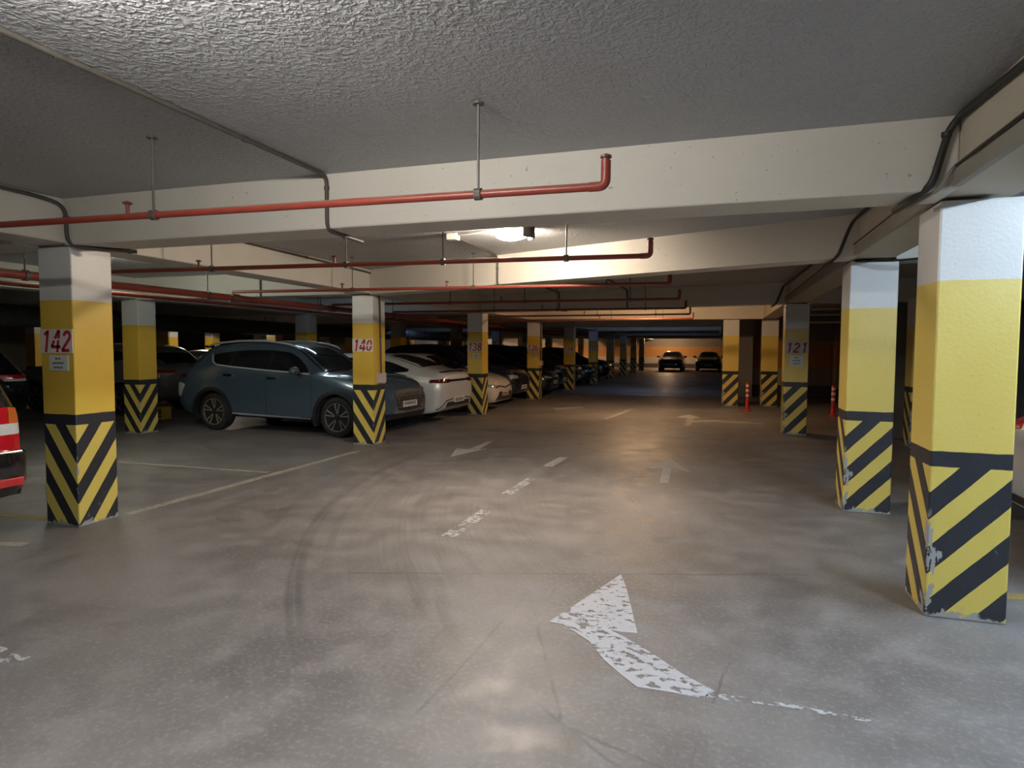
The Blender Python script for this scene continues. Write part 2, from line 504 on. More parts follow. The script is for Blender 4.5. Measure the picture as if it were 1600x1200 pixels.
# ------------------------------------------------------------------ columns
def column(corner, sx, sy, label, group, style='colL', num=None, plaque=None, w=COLW, h=ZB, zoff=0.0):
    """corner = the edge where the chevrons meet; the column runs from it by w*sx, w*sy"""
    x0, x1 = sorted((0, sx * w)); y0, y1 = sorted((0, sy * w))
    o = MB().box((x0, y0, 0), (x1, y1, h), bev=.01).build('concrete_column', M[style], loc=(corner[0], corner[1], 0))
    tag(o, label, 'column', group, 'thing')
    if num:
        fy = min(y0, y1)
        p = MB().box((x0 + .004, fy - .004, 1.50), (x1 - .004, fy + .004, 1.705)).build('number_panel', M['panel'], o)
        p['label'] = 'pale panel with dark red stencilled number ' + num
        number_digits(num, w * .93, .188, lambda a, b: (x0 + w * .035 + a, fy - .0055, 1.508 + b), M['red_no'], p)
    if plaque:
        fy = min(y0, y1)
        cx = (x0 + x1) / 2 + plaque[0]
        pw, ph, pz = plaque[1:4]
        p = MB().box((cx - pw / 2, fy - .012, pz - ph / 2), (cx + pw / 2, fy + .002, pz + ph / 2), bev=.004).build('name_plaque', M['plaque'], o)
        p['label'] = 'small white plaque with dark printed lines'
        for i, (wz, ww, n) in enumerate(((.28, .3, 2), (.0, .62, 8), (-.28, .5, 6))):
            t = MB()
            scribble(t, cx, pz + wz * ph, pw * ww, ph * .13, lambda a, b: (a, fy - .0135, b), n, i + int(pz * 100) + len(label))
            t.build('printed_line', M['ink'], p)
    return o

NUMS = [142, 140, 138, 136, 134, 132, 130, 128, 126, 124]
NUMG = 'numbered columns left of the aisle'
for i, (n, y) in enumerate(zip(NUMS, YC)):
    pl = {142: (.025, .22, .135, 1.415), 138: (.03, .17, .12, 1.40), 136: (.03, .16, .11, 1.40), 134: (.02, .16, .11, 1.40)}.get(n)
    txt = str(n) if all(c in DIG for c in str(n)) else None
    lab = f'concrete column painted white, yellow and black-striped, numbered {n}' if txt and i < 6 else f'striped yellow column far down the aisle, {["seventh","eighth","ninth","tenth"][i-6]} in the row of column 142'
    column((-5.19, y - .02), -1, 1, lab, NUMG, num=txt, plaque=pl)
ROWS = (('second', -9.82), ('third', -14.70), ('fourth', -19.40))
for rn, X in ROWS:
    for i in range(1 if X > -12 else 2, 10):
        y = YC[i] - .2
        column((X, y), -1, 1, f'unnumbered striped yellow column, {rn} row back from the aisle, in line with column {NUMS[i]}', 'columns of the back rows')
column((-18.72, 20.0), -1, 1, 'white and orange column lit up above the roof of the blue SUV', 'columns of the back rows')
RG = 'striped columns on the far side of the aisle'
column((1.19, 4.2), 1, 1, 'big yellow, white and black-striped column with a chipped corner, beside the pale car', RG, 'colR', w=.405)
column((1.19, 6.73), 1, 1, 'striped yellow and white column standing between the chipped column and column 121', RG, 'colR', w=.405)
column((1.19, 12.62), 1, 1, 'dim striped yellow column numbered 121 with a white notice below', RG, 'colR', num='121', plaque=(.0, .22, .19, 1.365), w=.405)
column((1.19, 18.76), 1, 1, 'orange-lit striped column beside the red bollard, behind column 121', RG, 'colR', w=.42)
column((.17, 18.50), 1, 1, 'orange-lit striped column at the narrow dark end of the aisle', RG, 'colR', w=.42)
column((2.98, 11.6), 1, 1, 'dark striped column glimpsed between the two large striped columns', RG, 'colR', w=.38)

# ------------------------------------------------------------------ floor markings (thin coats of paint)
def marking(name, polys, m, label, cat, group=None, z=.0025):
    mb = MB()
    for p in polys: mb.prism(list(p), .0004, z)
    c = [sum(q[0] for q in polys[0]) / len(polys[0]), sum(q[1] for q in polys[0]) / len(polys[0])]
    mb.v = [(v[0] - c[0], v[1] - c[1], v[2]) for v in mb.v]
    o = mb.build(name, M[m], loc=(c[0], c[1], 0))
    return tag(o, label, cat, group, 'thing')
def bar(a, b, w):
    dx, dy = b[0] - a[0], b[1] - a[1]; l = math.hypot(dx, dy)
    nx, ny = -dy / l * w / 2, dx / l * w / 2
    return [(a[0] + nx, a[1] + ny), (b[0] + nx, b[1] + ny), (b[0] - nx, b[1] - ny), (a[0] - nx, a[1] - ny)]
big = [(-.596, 4.32), (-.534, 4.116), (-.459, 3.792), (-.379, 3.436), (-.517, 3.423), (-.439, 3.367), (-.277, 3.224), (-.13, 3.071), (.023, 2.953), (-.02, 2.872), (-.199, 2.88), (-.314, 2.876), (-.395, 2.958), (-.502, 3.08), (-.614, 3.262), (-.791, 3.418), (-.875, 3.425)]
a = marking('floor_arrow', [big], 'paintw', 'big white turning arrow with flaking paint on the floor up front', 'floor arrow', 'arrows painted on the floor')
tail = marking('arrow_tail', [[(.0, 2.935), (.328, 2.944), (.653, 2.925), (.660, 2.90), (.248, 2.908), (-.02, 2.88)]], 'paintw2', None, None)
for k in ('kind',): del tail[k]
tail.parent = a; tail.location = tail.location - a.location
marking('floor_arrow', [[(-.597, 9.225), (-.281, 8.289), (-.529, 8.573), (-.504, 7.519), (-.603, 7.484), (-.634, 8.441), (-.841, 8.368)]], 'paintf', 'faded straight arrow on the floor pointing down the aisle, before column 121', 'floor arrow', 'arrows painted on the floor')
marking('floor_arrow', [[(-.592, 15.801), (-.308, 14.999), (-.458, 14.886), (-.472, 14.468), (-.042, 14.761), (.951, 14.47), (.964, 14.289), (-.04, 14.363), (-.471, 14.077), (-.496, 13.345), (-.582, 13.313), (-.602, 14.976), (-.847, 15.032)]], 'paintf', 'faded arrow on the floor with a long side branch towards column 121', 'floor arrow', 'arrows painted on the floor')
marking('floor_arrow', [[(-3.609, 8.338), (-3.853, 9.13), (-3.617, 9.079), (-3.64, 9.979), (-3.546, 9.973), (-3.477, 9.128), (-3.387, 9.228)]], 'paintf', 'faded arrow on the floor pointing back towards column 140', 'floor arrow', 'arrows painted on the floor')
marking('floor_arrow', [[(-4.06, 16.198), (-3.823, 15.724), (-3.83, 16.05), (-3.36, 16.70), (-3.44, 16.95), (-3.93, 16.40)]], 'paintf', 'small faded arrow on the floor in front of column 136', 'floor arrow', 'arrows painted on the floor')
DG = 'dashes of the centre line'
marking('lane_dash', [bar((-2.08, 4.75), (-2.07, 5.66), .13)], 'paintw2', 'worn white dash of the centre line, first one beyond the big arrow', 'floor line', DG)
marking('lane_dash', [bar((-2.11, 6.38), (-2.08, 7.28), .12)], 'paintw2', 'worn white dash of the centre line, second one beyond the big arrow', 'floor line', DG)
marking('lane_dash', [bar((-2.10, 8.1), (-2.06, 8.85), .13)], 'paintf', 'worn white dash of the centre line, third one beyond the big arrow', 'floor line', DG)
marking('lane_dash', [bar((-2.10, 9.7), (-2.08, 10.4), .12)], 'paintx', 'nearly worn-off dash of the centre line, fourth one beyond the big arrow', 'floor line', DG)
marking('lane_dash', [bar((-2.34, 14.0), (-2.10, 16.55), .14)], 'paintf', 'long faded dash of the centre line far down the aisle', 'floor line', DG)
marking('bay_line', [bar((-5.19, 4.45), (-5.14, 8.35), .10)], 'paintc', 'long pale line along the bay fronts from column 142 to column 140', 'floor line', 'parking bay lines')
marking('bay_line', [bar((-7.9, 6.47), (-5.3, 6.53), .07)], 'paintc', 'thin pale line dividing the empty bay behind column 142', 'floor line', 'parking bay lines')
marking('bay_line', [bar((-8.0, 3.98), (-5.62, 4.10), .10)], 'painty', 'yellow line running from the foot of column 142 under the dark rear bumper', 'floor line', 'parking bay lines')
marking('bay_line', [bar((-4.6, 2.16), (-3.24, 2.18), .12)], 'paintw2', 'pale stub of line on the floor at the lower corner of the view', 'floor line', 'parking bay lines')
marking('bay_line', [bar((-5.6, 3.36), (-5.14, 3.50), .10)], 'paintc', 'short pale stub of line just before column 142', 'floor line', 'parking bay lines')
marking('bay_line', [bar((1.7, 4.72), (4.5, 4.82), .11)], 'painty', 'yellow line on the floor behind the chipped column', 'floor line', 'parking bay lines')

# ------------------------------------------------------------------ sprinkler pipes
PG = 'red sprinkler pipes under the ceiling'
ordn = ['first', 'second', 'third', 'fourth', 'fifth', 'sixth', 'seventh']
def sprinkler(i, yl, yr, xl, xr, hangers, heads, z=2.33, r=.021):
    y = lambda x: yl + (yr - yl) * (x - xl) / (xr - xl)
    o = empty('sprinkler_pipe', (xr, yr, z))
    tag(o, f'{ordn[i]} red sprinkler pipe across the aisle counting from the front, with upturned end', 'pipe', PG)
    P = lambda x, dz=0: (x - xr, y(x) - yr, dz)
    MB().tube([P(xl), P(xr - .07)], r, 12).build('pipe', M['pipe'], o, smooth=40)
    MB().tube(fillet([P(xr - .08), P(xr), P(xr, .12)], .07), r * 1.12, 12).build('elbow', M['pipe'], o, smooth=40)
    MB().lathe([(r * .8, .10), (r * .8, .13), (r * 1.3, .132), (r * 1.3, .142), (r * .5, .15)], n=12, c=P(xr)).build('sprinkler_head', M['pipedk'], o)
    for hx in hangers:
        m = MB().tube([P(hx, r), P(hx, ZC - z)], .007, 6)
        m.lathe([(.03, ZC - z - .008), (.03, ZC - z)], n=10, c=P(hx))
        h = m.build('hanger_rod', M['rod'], o)
        c = P(hx)
        MB().tube([(c[0] - .018, c[1], c[2]), (c[0] + .018, c[1], c[2])], r * 1.45, 12).build('clamp', M['rod'], h)
    for hx in heads:
        c = P(hx)
        MB().tube([c, (c[0], c[1], .075)], r * .55, 8).lathe([(.022, .072), (.03, .08), (.012, .09)], n=10, c=c).build('sprinkler_head', M['pipedk'], o)
    return o
sprinkler(0, 2.78, 3.06, -7.2, -.52, (-1.16, -3.17, -5.0), (-3.36,))
sprinkler(1, 4.95, 5.40, -6.55, -.54, (-1.24, -2.35, -3.30, -4.75), (-3.42, -4.9))
sprinkler(2, 7.40, 7.86, -6.55, -.55, (-1.3, -3.0, -4.7), (-3.36, -4.85), z=2.345)
sprinkler(3, 9.85, 10.05, -6.55, -.555, (-1.3, -3.0, -4.3), (-3.4,))
sprinkler(4, 12.1, 12.25, -6.55, -.56, (-1.3, -3.0, -4.3), (-3.3,))
sprinkler(5, 14.4, 14.4, -6.55, -.565, (-1.3, -2.6), (-2.9,), z=2.335)
sprinkler(6, 16.4, 16.4, -6.55, -.57, (-1.3, -2.6), (-2.9,), z=2.335)
o = empty('sprinkler_main', (-6.62, 0, 2.27))
tag(o, 'thick red sprinkler main running away behind columns 142 and 140', 'pipe', PG)
MB().tube([(0, 3.4, 0), (0, 44, 0)], .045, 14).build('pipe', M['pipe'], o, smooth=40)
for y in (4.6, 7.0, 9.6, 12.2):
    h = MB().tube([(0, y, .045), (0, y, ZC - 2.27)], .008, 6).build('hanger_rod', M['rod'], o)
    MB().tube([(0, y - .02, 0), (0, y + .02, 0)], .056, 14).build('clamp', M['rod'], h)
for y in (5.0, 7.5, 9.95):
    MB().tube([(0, y - .08, 0), (0, y + .08, 0)], .06, 14).build('coupling', M['pipedk'], o)
o = empty('sprinkler_main', (-7.3, 0, 2.24))
tag(o, 'thinner red pipe running beside the thick sprinkler main', 'pipe', PG)
MB().tube([(0, 3, 0), (0, 40, 0)], .028, 12).build('pipe', M['pipe'], o, smooth=40)
for y in (6.0, 10.5):
    MB().tube([(0, y, .028), (0, y, ZC - 2.24)], .007, 6).build('hanger_rod', M['rod'], o)

# ventilation duct far back
o = empty('ventilation_duct', (-13.0, 4, 2.16))
tag(o, 'long round metal ventilation duct hanging in the dark behind the parked cars', 'duct')
m = MB().tube([(0, 0, 0), (0, 28, 0)], .21, 20)
m.build('duct_pipe', M['duct'], o, smooth=40)
for k in range(14):
    MB().tube([(0, 1 + 2 * k - .02, 0), (0, 1 + 2 * k + .02, 0)], .222, 20).build('joint_ring', M['duct'], o)
for k in range(6):
    MB().tube([(0, 2 + 5 * k, .2), (0, 2 + 5 * k, ZC - 2.16)], .01, 6).build('hanger_rod', M['rod'], o)

# ------------------------------------------------------------------ conduits and cables
CG = 'conduits on ceiling and beams'
def conduit(label, pts, r, m, saddles=(), rad=.08, box=None, name='ceiling_conduit', cat='conduit', group=CG):
    o = empty(name, pts[0]); p0 = Vector(pts[0])
    tag(o, label, cat, group)
    MB().tube([q - p0 for q in fillet(pts, rad)], r, 8).build('conduit_pipe', M[m], o, smooth=50)
    for s, ax in saddles:
        s = Vector(s) - p0
        d = Vector((.012, 0, 0)) if ax == 'x' else Vector((0, .012, 0)) if ax == 'y' else Vector((0, 0, .012))
        MB().tube([s - d, s + d], r * 1.35, 8).build('saddle_clip', M[m], o)
    if box:
        lo, hi = box
        MB().box([lo[i] - p0[i] for i in range(3)], [hi[i] - p0[i] for i in range(3)], bev=.006).build('junction_box', M['boxwht'], o)
    return o
conduit('dark conduit along the ceiling that bends down the first beam', [(-2.64, 0.3, 2.765), (-2.64, 3.915, 2.765), (-2.64, 3.915, 2.385), (-2.66, 4.42, 2.385)], .014, 'conduit', [((-2.64, 2.0, 2.765), 'y'), ((-2.64, 3.1, 2.765), 'y'), ((-2.64, 3.915, 2.68), 'z'), ((-2.65, 4.15, 2.385), 'y')], .07)
conduit('dark conduit curving round the beam corner above column 142', [(-5.172, .5, 2.765), (-5.172, 3.7, 2.755), (-5.14, 3.912, 2.72), (-5.13, 3.912, 2.385), (-4.82, 4.30, 2.383)], .016, 'conduit', [((-5.135, 3.912, 2.62), 'z'), ((-4.86, 4.26, 2.383), 'y')], .10)
conduit('dark conduit sloping along the beam from column 142 down onto column 140', [(-5.172, 5.0, 2.77), (-5.172, 8.75, 2.735), (-5.172, 9.0, 2.70), (-5.165, 9.09, 2.30), (-5.165, 9.12, 1.16)], .014, 'conduit', [((-5.172, 7.2, 2.75), 'y'), ((-5.165, 9.11, 1.75), 'z')], .08, box=((-5.195, 9.02, 1.0), (-5.125, 9.22, 1.16)))
conduit('dark conduit from the glowing lamp across the ceiling and down the skewed beam', [(-2.70, 6.36, 2.762), (-2.74, 7.80, 2.762), (-2.74, 7.865, 2.71), (-2.74, 7.865, 2.385), (-2.60, 8.10, 2.385)], .013, 'conduit', [((-2.74, 7.865, 2.6), 'z')], .05)
conduit('dark conduit in the third bay bending down the beam at column 138', [(-3.2, 9.6, 2.765), (-3.24, 13.34, 2.765), (-3.24, 13.34, 2.385), (-3.1, 13.5, 2.385)], .014, 'conduit', (), .08)
conduit('dark conduit on the ceiling bending down the third beam mid-aisle', [(-1.9, 8.4, 2.765), (-1.75, 13.03, 2.765), (-1.75, 13.03, 2.385), (-1.6, 13.2, 2.385)], .016, 'conduit', (), .08)
conduit('dark conduit behind column 142 crossing the back bay to the cross beam', [(-7.2, 4.3, 2.765), (-7.15, 8.70, 2.765), (-7.15, 8.70, 2.385)], .014, 'conduit', (), .06)
conduit('dark conduit running down the aisle face of column 136', [(-5.17, 18.95, 2.38), (-5.17, 18.95, 1.2)], .016, 'conduit', (), box=((-5.195, 18.87, 1.06), (-5.12, 19.05, 1.2)))
conduit('thick black cable looping round the beam corner above the chipped column', [(1.17, .5, 2.70), (1.172, 2.9, 2.71), (1.172, 3.55, 2.745), (1.165, 3.88, 2.755), (1.13, 3.905, 2.70), (1.06, 3.90, 2.42), (1.00, 4.02, 2.375), (.985, 4.30, 2.375)], .019, 'cable', [((1.12, 3.905, 2.68), 'z')], .12, name='hanging_cable', cat='cable', group='black cables along the beams')
conduit('thin pale cables bunched round the beam end above the chipped column', [(1.172, 2.5, 2.50), (1.172, 3.6, 2.52), (1.15, 3.9, 2.50), (1.10, 3.90, 2.40), (1.06, 4.05, 2.385), (1.05, 4.4, 2.385)], .010, 'trunk', (), .08, name='hanging_cable', cat='cable', group='black cables along the beams')
conduit('black cable looping down the skewed beam end at the second large striped column', [(1.172, 4.5, 2.74), (1.17, 5.6, 2.72), (1.165, 6.2, 2.735), (1.13, 6.42, 2.70), (1.04, 6.46, 2.42), (1.0, 6.55, 2.375), (.98, 6.85, 2.375)], .015, 'cable', (), .12, name='hanging_cable', cat='cable', group='black cables along the beams')
conduit('black cable looping down the third beam end at column 121', [(1.172, 7.2, 2.74), (1.172, 9.5, 2.69), (1.16, 11.9, 2.72), (1.12, 12.43, 2.70), (1.02, 12.44, 2.42), (.98, 12.6, 2.375), (.97, 12.95, 2.375)], .018, 'cable', (), .12, name='hanging_cable', cat='cable', group='black cables along the beams')
conduit('black wires sagging between the two large striped columns under the beam', [(1.22, 6.68, 2.385), (1.6, 6.45, 2.35), (2.0, 6.2, 2.39)], .010, 'cable', (), .3, name='hanging_cable', cat='cable', group='black cables along the beams')
def trunking(y0, y1, label):
    o = empty('ceiling_trunking', (1.18, y0, 2.44))
    tag(o, label, 'cable trunking', 'cable trunking on the long beam')
    MB().box((-.028, 0, -.035), (.012, y1 - y0, .045), bev=.004).build('channel', M['trunk'], o)
    MB().tube([(-.03, 0, .065), (-.03, y1 - y0, .062)], .007, 6).build('wire', M['cable'], o)
trunking(-3.0, 3.90, 'pale cable trunking along the long beam before the chipped column')
trunking(4.30, 6.40, 'pale cable trunking along the long beam between the two large striped columns')
trunking(6.85, 12.4, 'pale cable trunking along the long beam leading to column 121')
for i, (y, z, xe) in enumerate(((14.2, 2.28, 3.5), (15.6, 2.18, 3.4), (13.6, 2.36, 3.5))):
    o = MB().tube([(1.75, y, z), (xe, y, z)], .02, 8).build('hanging_pipe', M['alloy'])
    tag(o, f'{["bright","lower bright","upper bright"][i]} horizontal steel pipe in the dark behind column 121', 'pipe', 'steel pipes behind column 121')

# ------------------------------------------------------------------ lamps
def bulkhead(loc, color, strength, label, sx=.17, group='oval ceiling lamps', drop=.0):
    o = empty('ceiling_lamp', (loc[0], loc[1], ZC))
    tag(o, label, 'lamp', group)
    MB().lathe([(.10, -.035), (.11, -.03), (.11, 0)], n=20).build('lamp_base', M['rod'], o)
    m = MB()
    prof = [(math.sin(a) * 1.0, -math.cos(a)) for a in [i * PI / 10 for i in range(11)]]
    m.lathe([(max(r, .01), h) for r, h in prof], n=24)
    m.v = [(x * sx, y * .09, z * .06 - .08 - drop) for x, y, z in m.v]
    key = 'glow_' + '_'.join(f'{c:.2f}' for c in color) + f'_{strength:.0f}'
    if key not in M: M[key] = emis(key, color, strength)
    m.build('lamp_globe', M[key], o, smooth=60)
    return o
def tubelamp(loc, color, strength, label, L=1.2, ax='x', group='tube lamps'):
    o = empty('ceiling_lamp', (loc[0], loc[1], ZC), 0 if ax == 'x' else PI / 2)
    tag(o, label, 'lamp', group)
    MB().box((-L / 2 - .03, -.04, -.05), (L / 2 + .03, .04, 0), bev=.006).build('lamp_housing', M['bwht'], o)
    key = 'tube_' + '_'.join(f'{c:.2f}' for c in color) + f'_{strength:.0f}'
    if key not in M: M[key] = emis(key, color, strength)
    MB().tube([(-L / 2, 0, -.085), (L / 2, 0, -.085)], .018, 12).build('lamp_tube', M[key], o, smooth=60)
    for s in (-1, 1):
        MB().box((s * L / 2 - .02, -.018, -.105), (s * L / 2 + .02, .018, -.04)).build('tube_holder', M['bwht'], o)
    return o

WARM = (1.0, .83, .66); NEUT = (1.0, .95, .88); COOL = (.66, .83, 1.0); ORNG = (1.0, .62, .33); BLUE = (.42, .60, 1.0); GREEN = (.97, 1.0, .84)
lampB = bulkhead((-1.98, 6.12), WARM, 420, 'glowing oval ceiling lamp in the aisle beyond the first beam')
MB().tube([(-.10, .02, -.02), (-.66, .18, -.02)], .012, 8).build('feed_conduit', M['bwht'], lampB)
MB().box((-.78, .14, -.07), (-.66, .24, 0), bev=.008).build('junction_box', M['bwht'], lampB)
m = MB()
vs = []
for k in range(13):
    a = -.30 * PI + .60 * PI * k / 12
    for rr in (1.0, 1.12):
        for zz in (-.01, -.125):
            vs.append((.03 + .185 * rr * math.cos(a), .13 * rr * math.sin(a), zz))
fs = []
for k in range(12):
    b = k * 4
    fs += [[b, b + 1, b + 5, b + 4], [b + 3, b + 2, b + 6, b + 7], [b + 1, b + 3, b + 7, b + 5], [b + 2, b, b + 4, b + 6]]
fs += [[0, 2, 3, 1], [48, 49, 51, 50]]
m.add(vs, fs).build('lamp_shield', M['rod'], lampB, smooth=40, fix=True)
tubelamp((-1.6, 1.2), NEUT, 250, 'tube lamp overhead in the first bay', L=1.2)
bulkhead((-1.75, 15.4), ORNG, 330, 'orange oval ceiling lamp in the aisle behind the third beam')
tubelamp((3.0, 1.5), COOL, 600, 'cool tube lamp over the bays before the chipped column', ax='y', L=1.2)
tubelamp((3.0, 4.0), COOL, 280, 'cool tube lamp above the pale car beside the chipped column', ax='y', L=1.2)
tubelamp((-2.6, 24.4), BLUE, 60, 'bluish tube lamp far down the aisle past column 134', L=1.2)
tubelamp((-2.6, 34.5), BLUE, 22, 'bluish tube lamp far down the aisle past column 130', L=1.2)
bulkhead((-3.9, 54.0), ORNG, 420, 'orange oval ceiling lamp before the end wall')
tubelamp((-7.7, 1.6), GREEN, 7, 'pale green-white tube lamp over the bays before column 142', L=1.2)
tubelamp((-7.6, 6.0), GREEN, 115, 'pale green-white tube lamp over the empty bay behind column 142', L=1.2)
tubelamp((-8.0, 11.6), COOL, 16, 'cool tube lamp over the bays behind the white fastback', L=1.2)
tubelamp((-12.2, 25.2), BLUE, 14, 'bluish tube lamp above the round duct', L=1.2)
bulkhead((-17.0, 17.6), WARM, 320, 'warm oval lamp beside the orange-lit column behind the blue SUV')
bulkhead((-21.5, 53.5), WARM, 520, 'bright oval lamp at the end wall seen past column 138')
bulkhead((-16.0, 53.5), ORNG, 420, 'orange oval lamp at the end wall seen past column 136')
bulkhead((-10.5, 53.5), ORNG, 300, 'orange oval lamp at the end wall seen past column 132')
bulkhead((-17.0, 37.0), ORNG, 120, 'orange oval lamp in the back rows beyond column 136')

o = empty('yellow_crate', (-11.42, 10.62, 0), .15)
tag(o, 'small yellow box on the floor beside the foot of the second-row column', 'box')
MB().box((-.10, -.02, 0), (.10, .26, .27), bev=.008).build('box_body', M['yell'], o)
for zz in (.06, .12, .18):
    MB().box((-.07, -.028, zz), (.07, -.018, zz + .03)).build('slot', M['black'], o)
# ------------------------------------------------------------------ bollards
def bollard(x, y, label):
    o = empty('traffic_bollard', (x, y, 0))
    tag(o, label, 'bollard', 'red and white bollards')
    MB().lathe([(.10, 0), (.10, .02), (.055, .05)], n=18).build('base', M['bred'], o, smooth=40)
    MB().lathe([(.045, .04), (.042, .70), (.036, .735), (.03, .74)], n=18).build('post', M['bred'], o, smooth=40)
    for z in (.37, .50, .62):
        MB().lathe([(.0455, z), (.0455, z + .06)], n=18).build('reflective_band', M['bwht'], o)
bollard(.78, 17.2, 'red and white bollard on the floor before the two orange-lit columns')
bollard(2.66, 16.6, 'red and white bollard in the recess between column 121 and the next large column')

# ------------------------------------------------------------------ cars
def pchip(xs, ys):
    xs = np.array(xs, float); ys = np.array(ys, float)
    h = np.diff(xs); d = np.diff(ys) / h
    m = np.zeros(len(xs)); m[0] = d[0]; m[-1] = d[-1]
    for i in range(1, len(xs) - 1):
        if d[i - 1] * d[i] > 0:
            w1 = 2 * h[i] + h[i - 1]; w2 = h[i] + 2 * h[i - 1]
            m[i] = (w1 + w2) / (w1 / d[i - 1] + w2 / d[i])
    def f(x):
        i = int(min(max(np.searchsorted(xs, x) - 1, 0), len(h) - 1))
        t = (x - xs[i]) / h[i]
        return float(ys[i] * (1 + 2 * t) * (1 - t) ** 2 + m[i] * h[i] * t * (1 - t) ** 2 + ys[i + 1] * t * t * (3 - 2 * t) + m[i + 1] * h[i] * t * t * (t - 1))
    return f

def resample(pts, n):
    pts = [np.array(p, float) for p in pts]
    L = [0.0]
    for a, b in zip(pts, pts[1:]): L.append(L[-1] + np.linalg.norm(b - a))
    out = []
    for k in range(n):
        s = L[-1] * k / (n - 1)
        i = min(max(int(np.searchsorted(L, s)) - 1, 0), len(pts) - 2)
        t = (s - L[i]) / max(L[i + 1] - L[i], 1e-9)
        out.append(pts[i] * (1 - t) + pts[i + 1] * t)
    return out

